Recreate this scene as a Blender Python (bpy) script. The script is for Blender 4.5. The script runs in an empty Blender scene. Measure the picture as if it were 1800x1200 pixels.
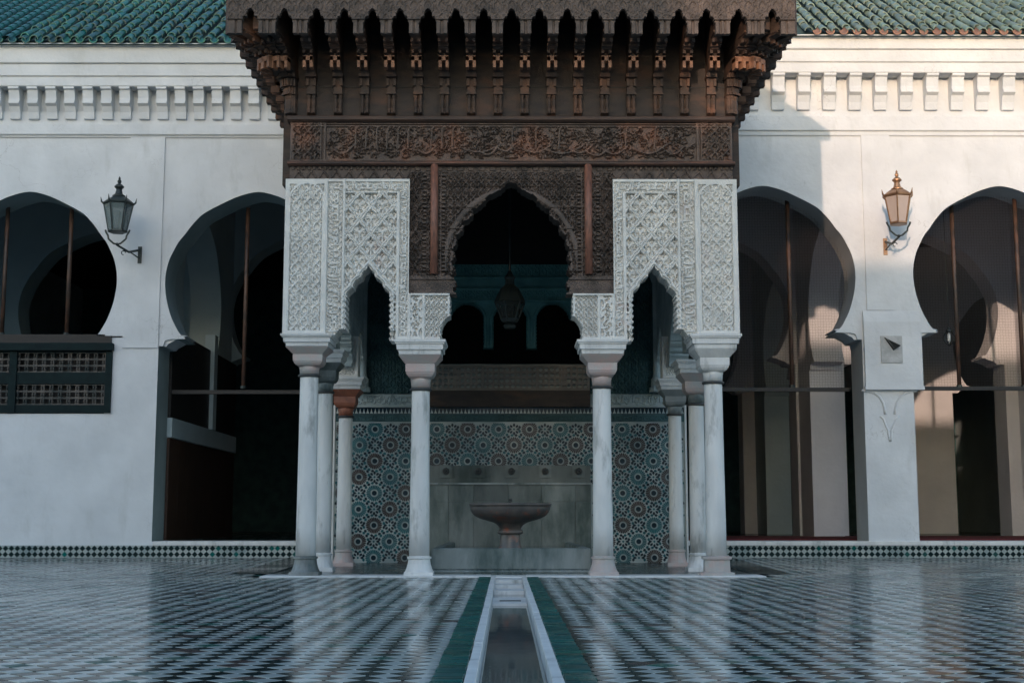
import bpy, bmesh, math, random
import numpy as np
from mathutils import Vector, Matrix
R = math.radians
random.seed(7)
rng = np.random.default_rng(11)
scene = bpy.context.scene
col = scene.collection

# ------------------------------------------------------------------ camera
F = 2340.0; TILT = math.atan(314.0/F); YAW = math.atan(11.0/F*math.cos(TILT))
CX, CY, CZ = -0.06, 0.0, 0.6
cam_d = bpy.data.cameras.new('camera'); cam = bpy.data.objects.new('camera', cam_d); col.objects.link(cam)
cam.location = (CX, CY, CZ); cam.rotation_euler = (R(90)+TILT, 0, -YAW)
cam_d.sensor_width = 36.0; cam_d.lens = 36.0*F/1800.0; cam_d.clip_start = 0.05; cam_d.clip_end = 3000
scene.camera = cam

# ------------------------------------------------------------------ light
SUN_AZ, SUN_DROP = 0.285, 0.135          # metres of shift to the right / drop per metre into the scene
w = bpy.data.worlds.new('World'); scene.world = w; w.use_nodes = True
nt = w.node_tree; nt.nodes.clear()
sky = nt.nodes.new('ShaderNodeTexSky'); sky.sky_type = 'NISHITA'; sky.sun_disc = False
sdir = Vector((-SUN_AZ, -1, SUN_DROP)).normalized()      # towards the sun
sky.sun_elevation = math.asin(sdir.z); sky.sun_rotation = math.atan2(sdir.x, sdir.y)
sky.air_density = 1.0; sky.dust_density = 1.7; sky.ozone_density = 1.6; sky.altitude = 300
bg = nt.nodes.new('ShaderNodeBackground'); bg.inputs[1].default_value = 0.15
wo = nt.nodes.new('ShaderNodeOutputWorld')
nt.links.new(sky.outputs[0], bg.inputs[0]); nt.links.new(bg.outputs[0], wo.inputs[0])
sun_d = bpy.data.lights.new('sun', 'SUN'); sun_d.energy = 0.62; sun_d.angle = R(0.5); sun_d.color = (1.0, 0.71, 0.54)
sun = bpy.data.objects.new('sun', sun_d); col.objects.link(sun); sun.location = (-6, -12, 14)
sun.rotation_euler = sdir.to_track_quat('Z', 'Y').to_euler()
scene.view_settings.view_transform = 'Standard'; scene.view_settings.look = 'None'
scene.view_settings.gamma = 1.0; scene.view_settings.use_curve_mapping = False
scene.view_settings.exposure = 1.75
scene.cycles.max_bounces = 6; scene.cycles.diffuse_bounces = 3; scene.cycles.glossy_bounces = 3

# ------------------------------------------------------------------ pixel -> place (used to measure the layout)
_rot = cam.rotation_euler.to_matrix()
def at(px, py, Y):
    d = _rot @ Vector(((px-900)/F, (600-py)/F, -1.0))
    k = (Y-CY)/d.y
    return (CX+d.x*k, CZ+d.z*k)
def zf(py, Y): return at(889, py, Y)[1]
def xf(px, py, Y): return at(px, py, Y)[0]

# ------------------------------------------------------------------ materials
def lin(h):
    c = [int(h[i:i+2], 16)/255 for i in (0, 2, 4)]
    return tuple(x/12.92 if x <= .04045 else ((x+.055)/1.055)**2.4 for x in c)
def mat(name, c1, c2=None, scale=3.0, rough=.7, bump=.0, bscale=40.0, metal=0.0, rvar=0.0, spec=.5, detail=6, stretch=(1,1,1), coat=0, lo=.35, hi=.65, c3=None, c3scale=1.2, c3lo=.58, c3hi=.72, rough2=None, c3stretch=None, cracks=0):
    m = bpy.data.materials.new(name); m.use_nodes = True
    t = m.node_tree; n = t.nodes; L = t.links; b = n['Principled BSDF']
    b.inputs['Roughness'].default_value = rough; b.inputs['Metallic'].default_value = metal
    b.inputs['Specular IOR Level'].default_value = spec; b.inputs['Coat Weight'].default_value = coat
    tc = n.new('ShaderNodeTexCoord'); mp = n.new('ShaderNodeMapping'); mp.inputs['Scale'].default_value = stretch
    geo = n.new('ShaderNodeNewGeometry')
    L.new(geo.outputs['Position'], mp.inputs['Vector'])
    outc = None
    if c2 is None: c2 = tuple(x*.8 for x in c1)
    no = n.new('ShaderNodeTexNoise'); no.inputs['Scale'].default_value = scale; no.inputs['Detail'].default_value = detail
    L.new(mp.outputs[0], no.inputs['Vector'])
    r = n.new('ShaderNodeMapRange'); r.inputs['From Min'].default_value = lo; r.inputs['From Max'].default_value = hi
    L.new(no.outputs['Fac'], r.inputs['Value'])
    mx = n.new('ShaderNodeMix'); mx.data_type = 'RGBA'; mx.inputs['A'].default_value = (*c1, 1); mx.inputs['B'].default_value = (*c2, 1)
    L.new(r.outputs[0], mx.inputs['Factor']); outc = mx.outputs['Result']
    if c3 is not None:
        n3 = n.new('ShaderNodeTexNoise'); n3.inputs['Scale'].default_value = c3scale; n3.inputs['Detail'].default_value = 8; n3.inputs['Roughness'].default_value = .65
        mp3 = n.new('ShaderNodeMapping'); mp3.inputs['Location'].default_value = (3.3, 7.1, 1.7); mp3.inputs['Scale'].default_value = c3stretch or stretch
        L.new(geo.outputs['Position'], mp3.inputs['Vector']); L.new(mp3.outputs[0], n3.inputs['Vector'])
        r3 = n.new('ShaderNodeMapRange'); r3.inputs['From Min'].default_value = c3lo; r3.inputs['From Max'].default_value = c3hi
        L.new(n3.outputs['Fac'], r3.inputs['Value'])
        m3 = n.new('ShaderNodeMix'); m3.data_type = 'RGBA'; m3.inputs['B'].default_value = (*c3, 1)
        L.new(outc, m3.inputs['A']); L.new(r3.outputs[0], m3.inputs['Factor']); outc = m3.outputs['Result']
    if cracks:
        vo = n.new('ShaderNodeTexVoronoi'); vo.feature = 'DISTANCE_TO_EDGE'; vo.inputs['Scale'].default_value = .9
        nw_ = n.new('ShaderNodeTexNoise'); nw_.inputs['Scale'].default_value = 3.5; nw_.inputs['Detail'].default_value = 6
        L.new(geo.outputs['Position'], nw_.inputs['Vector']); ad = n.new('ShaderNodeVectorMath'); ad.operation = 'ADD'
        L.new(geo.outputs['Position'], ad.inputs[0]); L.new(nw_.outputs['Color'], ad.inputs[1]); L.new(ad.outputs[0], vo.inputs['Vector'])
        rc = n.new('ShaderNodeMapRange'); rc.inputs['From Min'].default_value = .0; rc.inputs['From Max'].default_value = .006; rc.inputs['To Min'].default_value = cracks; rc.inputs['To Max'].default_value = 0
        L.new(vo.outputs['Distance'], rc.inputs['Value'])
        n5 = n.new('ShaderNodeTexNoise'); n5.inputs['Scale'].default_value = .7; r5 = n.new('ShaderNodeMapRange'); r5.inputs['From Min'].default_value = .5; r5.inputs['From Max'].default_value = .62
        L.new(geo.outputs['Position'], n5.inputs['Vector']); L.new(n5.outputs['Fac'], r5.inputs['Value'])
        mu = n.new('ShaderNodeMath'); mu.operation = 'MULTIPLY'; L.new(rc.outputs[0], mu.inputs[0]); L.new(r5.outputs[0], mu.inputs[1])
        m5 = n.new('ShaderNodeMix'); m5.data_type = 'RGBA'; m5.inputs['B'].default_value = (.25,.25,.24,1)
        L.new(outc, m5.inputs['A']); L.new(mu.outputs[0], m5.inputs['Factor']); outc = m5.outputs['Result']
    if rvar:
        oi = n.new('ShaderNodeObjectInfo'); hs = n.new('ShaderNodeHueSaturation')
        a = n.new('ShaderNodeMapRange'); a.inputs['To Min'].default_value = 1-rvar; a.inputs['To Max'].default_value = 1+rvar
        L.new(oi.outputs['Random'], a.inputs['Value']); L.new(a.outputs[0], hs.inputs['Value'])
        a2 = n.new('ShaderNodeMath'); a2.operation = 'MULTIPLY'; a2.inputs[1].default_value = 7.13
        a3 = n.new('ShaderNodeMath'); a3.operation = 'FRACT'
        a4 = n.new('ShaderNodeMapRange'); a4.inputs['To Min'].default_value = .5-rvar*.05; a4.inputs['To Max'].default_value = .5+rvar*.05
        L.new(oi.outputs['Random'], a2.inputs[0]); L.new(a2.outputs[0], a3.inputs[0]); L.new(a3.outputs[0], a4.inputs['Value'])
        L.new(a4.outputs[0], hs.inputs['Hue']); L.new(outc, hs.inputs['Color']); outc = hs.outputs['Color']
    L.new(outc, b.inputs['Base Color'])
    if rough2 is not None:
        rr = n.new('ShaderNodeMapRange'); rr.inputs['To Min'].default_value = rough; rr.inputs['To Max'].default_value = rough2
        L.new(r.outputs[0], rr.inputs['Value']); L.new(rr.outputs[0], b.inputs['Roughness'])
    if bump:
        nb = n.new('ShaderNodeTexNoise'); nb.inputs['Scale'].default_value = bscale; nb.inputs['Detail'].default_value = 5
        L.new(mp.outputs[0], nb.inputs['Vector'])
        bp = n.new('ShaderNodeBump'); bp.inputs['Strength'].default_value = 1.0; bp.inputs['Distance'].default_value = bump
        L.new(nb.outputs['Fac'], bp.inputs['Height']); L.new(bp.outputs[0], b.inputs['Normal'])
    return m
M = {}
M['wash'] = mat('whitewash', (.695,.72,.74), (.60,.625,.645), scale=1.6, rough=.85, bump=.014, bscale=6, c3=(.52,.54,.54), c3scale=2.0, c3lo=.56, c3hi=.82, c3stretch=(1.6,1.6,.5), cracks=.5)
M['inner_light'] = mat('lit_inner_wash', (.80,.80,.83), (.70,.70,.73), scale=1.0, rough=.85, bump=.008, bscale=9)  # whitewash raised in tone, standing in for light in the right gallery
M['inner_wash'] = mat('shaded_inner_wash', (.55,.64,.66), (.46,.55,.57), scale=1.0, rough=.85, bump=.008, bscale=9)  # same whitewash with the galleries' teal shade put into its colour
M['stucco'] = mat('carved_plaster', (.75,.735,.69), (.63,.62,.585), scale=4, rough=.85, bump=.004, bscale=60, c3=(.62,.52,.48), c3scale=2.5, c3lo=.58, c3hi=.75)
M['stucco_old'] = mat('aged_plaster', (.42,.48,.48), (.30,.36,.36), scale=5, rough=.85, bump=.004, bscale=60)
M['teal_carved'] = mat('teal_carved_plaster', (.20,.46,.45), (.12,.30,.30), scale=4, rough=.8)
M['reveal'] = mat('shaded_reveal_wash', (.36,.43,.44), (.27,.34,.35), scale=1.5, rough=.85, bump=.004, bscale=12)  # whitewash with the teal shade of the arch reveals painted in
M['reveal_light'] = mat('lit_reveal_wash', (.54,.56,.57), (.45,.47,.48), scale=1.5, rough=.85, bump=.004, bscale=12)  # paler copy for the right reveals: less shade in the colour, as if sunlit
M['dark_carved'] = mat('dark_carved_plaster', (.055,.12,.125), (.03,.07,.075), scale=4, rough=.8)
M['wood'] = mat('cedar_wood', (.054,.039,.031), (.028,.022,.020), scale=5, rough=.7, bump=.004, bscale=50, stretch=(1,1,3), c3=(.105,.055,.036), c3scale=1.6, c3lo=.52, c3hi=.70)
M['bracket_wood'] = mat('bracket_cedar', (.085,.050,.034), (.04,.028,.023), scale=7, rough=.7, bump=.004, bscale=50, c3=(.20,.09,.05), c3scale=2.2, c3lo=.5, c3hi=.7)
M['arch_block'] = mat('pale_orange_cedar', (.34,.165,.095), (.18,.09,.055), scale=9, rough=.65)
M['frieze_wood'] = mat('carved_cedar_frieze', (.15,.105,.082), (.08,.060,.050), scale=4, rough=.7, bump=.003, bscale=50, c3=(.25,.115,.07), c3scale=1.8, c3lo=.5, c3hi=.68)
M['screen_wood'] = mat('grey_brown_screen', (.26,.23,.20), (.16,.15,.14), scale=5, rough=.7)
M['wood_v'] = mat('cedar_wood_beam', (.085,.048,.034), (.045,.03,.025), scale=8, rough=.65, bump=.004, bscale=50, stretch=(.3,1,4), c3=(.24,.095,.055), c3scale=1.2, c3lo=.48, c3hi=.62)
M['wood_red'] = mat('red_cedar_moulding', (.27,.115,.075), (.15,.07,.05), scale=12, rough=.55, stretch=(5,1,1))
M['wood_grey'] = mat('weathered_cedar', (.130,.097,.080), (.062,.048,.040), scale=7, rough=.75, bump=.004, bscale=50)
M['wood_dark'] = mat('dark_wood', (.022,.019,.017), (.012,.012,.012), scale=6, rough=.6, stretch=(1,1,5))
M['wood_panel'] = mat('brown_door_wood', (.075,.035,.02), (.045,.022,.014), scale=6, rough=.55, stretch=(8,8,1))
M['green_paint'] = mat('dark_green_painted_wood', (.006,.019,.020), (.004,.012,.014), scale=8, rough=.75, spec=.2)
M['lattice'] = mat('turned_lattice_wood', (.10,.088,.078), (.015,.025,.025), scale=6, rough=.6)
M['marble'] = mat('white_marble', (.74,.745,.73), (.60,.605,.595), scale=3.5, rough=.4, bump=.003, bscale=30, c3=(.32,.33,.32), c3scale=4.0, c3lo=.56, c3hi=.72, stretch=(1.6,1.6,.45))
M['marble_grey'] = mat('grey_marble', (.33,.36,.36), (.22,.25,.25), scale=4, rough=.4, bump=.002, c3=(.09,.115,.11), c3scale=2.5, c3lo=.46, c3hi=.62, rvar=.28, stretch=(1,1,.35))
M['stone_slab'] = mat('stained_stone', (.20,.225,.215), (.13,.155,.15), scale=4, rough=.55, bump=.004, bscale=25, c3=(.045,.07,.065), c3scale=2.2, c3lo=.44, c3hi=.64, rvar=.3, stretch=(1,1,.35))
M['marble_pink'] = mat('pink_marble', (.50,.37,.34), (.44,.38,.36), scale=5, rough=.5, bump=.003, bscale=40, c3=(.42,.41,.39), c3scale=4, c3lo=.45, c3hi=.6)
M['marble_red'] = mat('red_marble', (.36,.13,.075), (.22,.085,.055), scale=7, rough=.5, bump=.003, bscale=40, c3=(.40,.36,.30), c3scale=5, c3lo=.62, c3hi=.7)
M['basin'] = mat('basin_marble', (.15,.13,.12), (.07,.07,.068), scale=5, rough=.3, c3=(.30,.11,.07), c3scale=4.5, c3lo=.56, c3hi=.66)
M['lead'] = mat('dark_lead', (.045,.05,.05), rough=.5)
M['iron'] = mat('painted_iron', (.035,.05,.05), (.02,.028,.03), rough=.45, metal=.3)
M['brass'] = mat('lantern_brass', (.40,.24,.14), (.26,.15,.09), scale=9, rough=.4, metal=.6)
M['rust'] = mat('rusty_pole', (.10,.052,.034), (.035,.024,.019), scale=6, rough=.5, stretch=(2,2,1))
M['roof_l'] = mat('green_glazed_tile', (.006,.115,.085), (.006,.060,.052), scale=6, spec=.3, rough=.38, rvar=.45, bump=.002, bscale=30, c3=(.07,.15,.125), c3scale=5, c3lo=.58, c3hi=.8)
M['roof_r'] = mat('worn_green_tile', (.12,.185,.145), (.15,.18,.13), scale=7, rough=.4, rvar=.35, bump=.002, bscale=30, c3=(.17,.095,.065), c3scale=6, c3lo=.62, c3hi=.72)
M['terracotta'] = mat('terracotta_edge', (.33,.17,.11), (.22,.12,.08), scale=9, rough=.7)
M['roof_bed'] = mat('roof_mortar', (.05,.09,.08), (.03,.05,.045), scale=9, rough=.8)
M['t_white'] = mat('white_glazed_tile', (.48,.515,.49), (.36,.395,.38), scale=.9, spec=.28, rough=.10, rough2=.25, bump=.0006, bscale=14, rvar=.08)
M['t_dark'] = mat('black_glazed_tile', (.004,.014,.016), (.010,.024,.024), scale=.9, spec=.28, rough=.10, rough2=.25, bump=.0006, bscale=14)
M['t_green'] = mat('green_floor_tile', (.003,.105,.085), (.003,.06,.055), scale=5, spec=.3, rough=.2, rough2=.36, rvar=.3, bump=.001, bscale=14)
M['t_rust'] = mat('brown_glazed_tile', (.085,.060,.055), rough=.2)
M['grout'] = mat('grout', (.05,.065,.065), (.03,.04,.04), rough=.4, scale=5)
M['z_white'] = mat('zellige_white', (.44,.48,.46), (.22,.28,.28), scale=3, rough=.35)
M['z_dark'] = mat('zellige_dark_blue', (.010,.028,.040), (.006,.016,.022), scale=8, rough=.22)
M['z_teal'] = mat('zellige_teal', (.012,.125,.14), (.012,.07,.085), scale=8, rough=.22)
M['z_brown'] = mat('zellige_brown', (.058,.036,.030), (.028,.020,.020), scale=8, rough=.22)
M['wet'] = mat('wet_slab', (.035,.06,.062), (.02,.035,.037), scale=3, rough=.12, rough2=.3)
M['water'] = mat('water_surface', (.10,.125,.125), (.075,.10,.10), rough=.03, spec=.5, bump=.0004, bscale=9)  # grey base stands in for the stone reflected in the channel
M['bed'] = mat('channel_bed', (.16,.20,.20), (.10,.13,.13), scale=2, rough=.5)
M['carpet'] = mat('red_carpet', (.16,.018,.02), (.08,.012,.014), scale=20, rough=.95)
M['earth'] = mat('far_ground', (.20,.18,.15), (.16,.14,.12), scale=.3, rough=.9)
M['plaster_grey'] = mat('grey_plaster', (.50,.51,.51), (.38,.39,.39), scale=9, rough=.9, bump=.004)
def glass_mat(name, tint, alpha=.35):
    m = bpy.data.materials.new(name); m.use_nodes = True; t = m.node_tree; b = t.nodes['Principled BSDF']
    b.inputs['Base Color'].default_value = (*tint, 1); b.inputs['Roughness'].default_value = .15; b.inputs['Alpha'].default_value = alpha
    return m
M['glass'] = glass_mat('lantern_glass', (.20,.26,.26), .45)
M['glass_dark'] = glass_mat('dark_lantern_glass', (.03,.04,.04), .45)
M['glass_warm'] = glass_mat('sunlit_lantern_glass', (.62,.52,.47), .62)  # pinkish sunlight on the right lantern is put into the glass colour
M['bulb'] = glass_mat('frosted_tube', (.85,.85,.82), .95)
def net_mat():
    m = bpy.data.materials.new('netting'); m.use_nodes = True; t = m.node_tree; n = t.nodes; b = n['Principled BSDF']
    b.inputs['Base Color'].default_value = (.10,.085,.08,1); b.inputs['Roughness'].default_value = .8
    geo = n.new('ShaderNodeNewGeometry'); v = n.new('ShaderNodeTexVoronoi'); v.feature = 'DISTANCE_TO_EDGE'; v.inputs['Scale'].default_value = 24
    v.inputs['Randomness'].default_value = .25
    s = n.new('ShaderNodeMath'); s.operation = 'LESS_THAN'; s.inputs[1].default_value = .024
    v.voronoi_dimensions = '2D'; sx = n.new('ShaderNodeSeparateXYZ'); cx = n.new('ShaderNodeCombineXYZ')
    t.links.new(geo.outputs['Position'], sx.inputs[0]); t.links.new(sx.outputs['X'], cx.inputs['X']); t.links.new(sx.outputs['Z'], cx.inputs['Y'])
    t.links.new(cx.outputs[0], v.inputs['Vector']); t.links.new(v.outputs['Distance'], s.inputs[0]); t.links.new(s.outputs[0], b.inputs['Alpha'])
    return m
M['net'] = net_mat()

# ------------------------------------------------------------------ helpers
class MB:
    def __init__(s): s.v = []; s.f = []; s.mi = []
    def add(s, vs, fs, m=0):
        o = len(s.v); s.v += [tuple(v) for v in vs]
        for f in fs: s.f.append(tuple(i+o for i in f)); s.mi.append(m)
    def box(s, x0, x1, y0, y1, z0, z1, m=0):
        s.add([(x0,y0,z0),(x1,y0,z0),(x1,y1,z0),(x0,y1,z0),(x0,y0,z1),(x1,y0,z1),(x1,y1,z1),(x0,y1,z1)],
              [(0,3,2,1),(4,5,6,7),(0,1,5,4),(1,2,6,5),(2,3,7,6),(3,0,4,7)], m)
    def bev(s, x0, x1, y0, y1, z0, z1, b=.01, m=0):          # box with a chamfered rim
        s.loft([(z0, None), (z1-b, None), (z1, b)], rect=(x0,x1,y0,y1), m=m)
    def loft(s, secs, n=None, c=(0,0), rect=None, ph=0.0, m=0, axis=None):
        rings = []
        for z, r in secs:
            if rect:
                i = r or 0.0; x0,x1,y0,y1 = rect
                rings.append([(x0+i,y0+i,z),(x1-i,y0+i,z),(x1-i,y1-i,z),(x0+i,y1-i,z)])
            else:
                rings.append([(c[0]+r*math.cos(ph+2*math.pi*k/n), c[1]+r*math.sin(ph+2*math.pi*k/n), z) for k in range(n)])
        nn = len(rings[0]); vs = [p for r_ in rings for p in r_]; fs = []
        for a in range(len(rings)-1):
            for k in range(nn):
                k2 = (k+1) % nn; fs.append((a*nn+k, a*nn+k2, (a+1)*nn+k2, (a+1)*nn+k))
        fs.append(tuple(reversed(range(nn)))); fs.append(tuple((len(rings)-1)*nn+k for k in range(nn)))
        s.add(vs, fs, m)
    def sq(s, secs, c=(0,0), m=0):                            # square plan loft: (z, half width)
        s.loft([(z, r*math.sqrt(2)) for z, r in secs], n=4, c=c, ph=math.pi/4, m=m)
    def tube(s, pts, r, n=8, m=0):
        pts = [Vector(p) for p in pts]; rs = r if isinstance(r, (list, tuple)) else [r]*len(pts); rings = []
        for i, p in enumerate(pts):
            t = (pts[min(i+1, len(pts)-1)]-pts[max(i-1, 0)]).normalized()
            a = t.cross(Vector((0,1,0)) if abs(t.y) < .9 else Vector((1,0,0))).normalized(); b = t.cross(a)
            rings.append([p+(a*math.cos(2*math.pi*k/n)+b*math.sin(2*math.pi*k/n))*rs[i] for k in range(n)])
        vs = [tuple(q) for r_ in rings for q in r_]; fs = []
        for i in range(len(rings)-1):
            for k in range(n):
                k2 = (k+1) % n; fs.append((i*n+k, i*n+k2, (i+1)*n+k2, (i+1)*n+k))
        fs.append(tuple(reversed(range(n)))); fs.append(tuple((len(rings)-1)*n+k for k in range(n)))
        s.add(vs, fs, m)
    def prism(s, poly, x0, x1, m=0, ax='x'):                  # poly in (y,z) extruded along x, or (x,z) along y
        n = len(poly)
        if ax == 'x': vs = [(x0, a, b) for a, b in poly]+[(x1, a, b) for a, b in poly]
        else: vs = [(a, x0, b) for a, b in poly]+[(a, x1, b) for a, b in poly]
        fs = [(i, (i+1) % n, n+(i+1) % n, n+i) for i in range(n)]+[tuple(reversed(range(n))), tuple(range(n, 2*n))]
        s.add(vs, fs, m)
    def mesh(s, name, mats, smooth=False):
        me = bpy.data.meshes.new(name); me.from_pydata(s.v, [], s.f)
        for m in (mats if isinstance(mats, (list, tuple)) else [mats]): me.materials.append(m)
        me.polygons.foreach_set('material_index', s.mi)
        bm = bmesh.new(); bm.from_mesh(me); bmesh.ops.recalc_face_normals(bm, faces=bm.faces); bm.to_mesh(me); bm.free()
        if smooth: me.polygons.foreach_set('use_smooth', [True]*len(me.polygons))
        return me
    def build(s, name, mats, parent=None, smooth=False, loc=(0,0,0), **k):
        return link(name, s.mesh(name, mats, smooth), parent, loc, **k)
def link(name, me, parent=None, loc=(0,0,0), rot=(0,0,0), kind=None, label=None, cat=None, group=None, scale=None):
    o = bpy.data.objects.new(name, me); col.objects.link(o); o.parent = parent; o.location = loc; o.rotation_euler = rot
    if scale: o.scale = scale
    if kind: o['kind'] = kind
    if label: o['label'] = label
    if cat: o['category'] = cat
    if group: o['group'] = group
    return o
def thing(name, label, cat, loc=(0,0,0), rot=(0,0,0), group=None): return link(name, None, None, loc, rot, None, label, cat, group)
def rel(parent, p): return (p[0]-parent.location.x, p[1]-parent.location.y, p[2]-parent.location.z)

def arrmesh(name, V, Q, mats, mi=None):
    me = bpy.data.meshes.new(name); V = np.asarray(V, np.float32); Q = np.asarray(Q, np.int32)
    me.vertices.add(len(V)); me.vertices.foreach_set('co', V.ravel())
    me.loops.add(Q.size); me.loops.foreach_set('vertex_index', Q.ravel())
    me.polygons.add(len(Q)); me.polygons.foreach_set('loop_start', np.arange(0, Q.size, 4, dtype=np.int32))
    for m in (mats if isinstance(mats, (list, tuple)) else [mats]): me.materials.append(m)
    if mi is not None: me.polygons.foreach_set('material_index', np.asarray(mi, np.int32))
    me.update(calc_edges=True); me.validate(); me.shade_flat(); return me

class Relief:
    """a carved slab: a height grid (u across, w up) with any outline, real thickness behind it"""
    def __init__(s, u0, u1, w0, w1, res=.0095):
        s.nu = int(round((u1-u0)/res))+1; s.nw = int(round((w1-w0)/res))+1
        s.us = np.linspace(u0, u1, s.nu); s.ws = np.linspace(w0, w1, s.nw)
        s.U, s.W = np.meshgrid(s.us, s.ws); s.H = np.zeros_like(s.U)
        uc = (s.us[1:]+s.us[:-1])/2; wc = (s.ws[1:]+s.ws[:-1])/2
        s.Uc, s.Wc = np.meshgrid(uc, wc); s.mask = np.ones_like(s.Uc, bool)
        s.du = s.us[1]-s.us[0]; s.dw = s.ws[1]-s.ws[0]
    def box(s, u0, u1, w0, w1): return (s.U >= u0) & (s.U <= u1) & (s.W >= w0) & (s.W <= w1)
    def stroke(s, pts, wd, h, add=False):
        pts = np.asarray(pts, float)
        for a, b in zip(pts[:-1], pts[1:]):
            lo = np.minimum(a, b)-wd*1.5; hi = np.maximum(a, b)+wd*1.5
            i0 = max(0, int((lo[0]-s.us[0])/s.du)); i1 = min(s.nu, int((hi[0]-s.us[0])/s.du)+2)
            j0 = max(0, int((lo[1]-s.ws[0])/s.dw)); j1 = min(s.nw, int((hi[1]-s.ws[0])/s.dw)+2)
            if i1 <= i0 or j1 <= j0: continue
            U = s.U[j0:j1, i0:i1]; W = s.W[j0:j1, i0:i1]; d = b-a; L2 = max(d@d, 1e-12)
            t = np.clip(((U-a[0])*d[0]+(W-a[1])*d[1])/L2, 0, 1)
            dist = np.hypot(U-a[0]-t*d[0], W-a[1]-t*d[1])
            v = h*np.clip((wd/2-dist)/(wd*.22)+.5, 0, 1)
            s.H[j0:j1, i0:i1] = np.maximum(s.H[j0:j1, i0:i1], v)
    def build(s, name, mats, parent, depth, loc=(0,0,0), rot=(0,0,0), sel=None, kind=None, label=None, back=True):
        m = s.mask if sel is None else (s.mask & sel)
        idx = np.arange(s.nu*s.nw).reshape(s.nw, s.nu)
        a = idx[:-1, :-1][m]; b = idx[:-1, 1:][m]; c = idx[1:, 1:][m]; d = idx[1:, :-1][m]
        Q = [np.stack([a, b, c, d], 1)]
        n = s.nu*s.nw
        def edges(p0, p1, cond): return np.stack([p0[cond], p0[cond]+n, p1[cond]+n, p1[cond]], 1)
        pm = np.pad(m, 1); pall = np.pad(s.mask, 1)
        L = m & ~pall[1:-1, :-2]; Rr = m & ~pall[1:-1, 2:]; B = m & ~pall[:-2, 1:-1]; T = m & ~pall[2:, 1:-1]
        Q.append(edges(idx[:-1, :-1], idx[1:, :-1], L)); Q.append(edges(idx[1:, 1:], idx[:-1, 1:], Rr))
        Q.append(edges(idx[:-1, 1:], idx[:-1, :-1], B)); Q.append(edges(idx[1:, :-1], idx[1:, 1:], T))
        if back:
            bq = []
            for j in range(s.nw-1):
                row = m[j]; e = np.flatnonzero(np.diff(np.concatenate([[0], row.astype(np.int8), [0]])))
                for i0, i1 in zip(e[::2], e[1::2]): bq.append((idx[j, i0]+n, idx[j+1, i0]+n, idx[j+1, i1]+n, idx[j, i1]+n))
            if bq: Q.append(np.array(bq))
        Q = np.concatenate(Q)
        V = np.concatenate([np.stack([s.U.ravel(), -s.H.ravel(), s.W.ravel()], 1), np.stack([s.U.ravel(), np.full(n, depth), s.W.ravel()], 1)])
        used, inv = np.unique(Q.ravel(), return_inverse=True)
        me = arrmesh(name, V[used], inv.reshape(-1, 4), mats)
        return link(name, me, parent, loc, rot, kind=kind, label=label)
def sm(x, a, b): return np.clip((x-a)/(b-a), 0, 1)
def arabesque(U, W, s, k=1.0):
    x = U/s; y = W/s; p = np.pi
    r1 = np.abs(np.sin(p*(x+.33*np.sin(p*y)))); r2 = np.abs(np.sin(p*(x-.33*np.sin(p*y))))
    og = np.maximum(1-sm(r1, .20, .34), 1-sm(r2, .20, .34))
    cx = x-np.round(x); cy = y*.5-np.round(y*.5); rr = np.hypot(cx, cy*2); th = np.arctan2(cy*2, cx)
    fl = sm(np.cos(6*th+5*rr)*.5+.5-rr*.55, .25, .45)*(rr < .46)
    cx2 = x+.5-np.round(x+.5); cy2 = y*.5+.5-np.round(y*.5+.5); r3 = np.hypot(cx2, cy2*2); t3 = np.arctan2(cy2*2, cx2)
    fl2 = sm(np.sin(3*t3+14*r3), -.1, .25)*(r3 < .46)
    ring = 1-sm(np.abs(rr-.30), .03, .07)
    return np.maximum(np.maximum(og, fl*.75), np.maximum(fl2*.7, ring*.55))
def script(rl, s0, s1, t0, t1, seed, vertical=False, h=.02, wd=None, style='kufic'):
    """relief lettering along a band: uprights, base line strokes, bowls and knots with leaf scrolls between"""
    rd = random.Random(seed); B = t1-t0; wd = wd or B*.10
    def P(pts): return [((t0+t1)-q if False else (q, p)) if vertical else (p, q) for p, q in pts]
    def st(pts, k=1.0, hh=h): rl.stroke(P(pts), wd*k, hh)
    def arc(c, r, a0, a1, k=1.0, hh=h, ry=1.0):
        n = 9; st([(c[0]+r*math.cos(a0+(a1-a0)*i/n), c[1]+r*ry*math.sin(a0+(a1-a0)*i/n)) for i in range(n+1)], k, hh)
    x = s0+B*.15
    while x < s1-B*.3:
        tp = rd.random(); b = t0+B*.28
        if tp < .34:
            st([(x, b), (x+B*.02, t1-B*.12)], 1.1); st([(x+B*.02, t1-B*.12), (x+B*.12, t1-B*.05)], .9); adv = .26
        elif tp < .52:
            arc((x+B*.2, b+B*.02), B*.2, math.pi, 2*math.pi); st([(x+B*.4, b), (x+B*.4, b+B*.3)]); adv = .5
        elif tp < .68:
            arc((x+B*.15, b+B*.15), B*.14, 0, 2*math.pi); st([(x+B*.15, b), (x+B*.45, b)]); adv = .42
        elif tp < .84:
            st([(x, b), (x+B*.42, b), (x+B*.42, b+B*.45), (x+B*.1, b+B*.45)]); adv = .52
        else:
            st([(x, t0+B*.1), (x+B*.15, t0+B*.1), (x+B*.25, b), (x+B*.25, b+B*.2)]); adv = .36
        if rd.random() < .6:
            r = B*rd.uniform(.09, .16); arc((x+B*.25, t1-B*rd.uniform(.2, .36)), r, rd.uniform(0, 3), rd.uniform(4, 7.5), .75, h*.75)
        if rd.random() < .4: arc((x+B*.2, t0+B*.12), B*.1, 3.3, 6.2, .7, h*.7)
        x += B*adv
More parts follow.
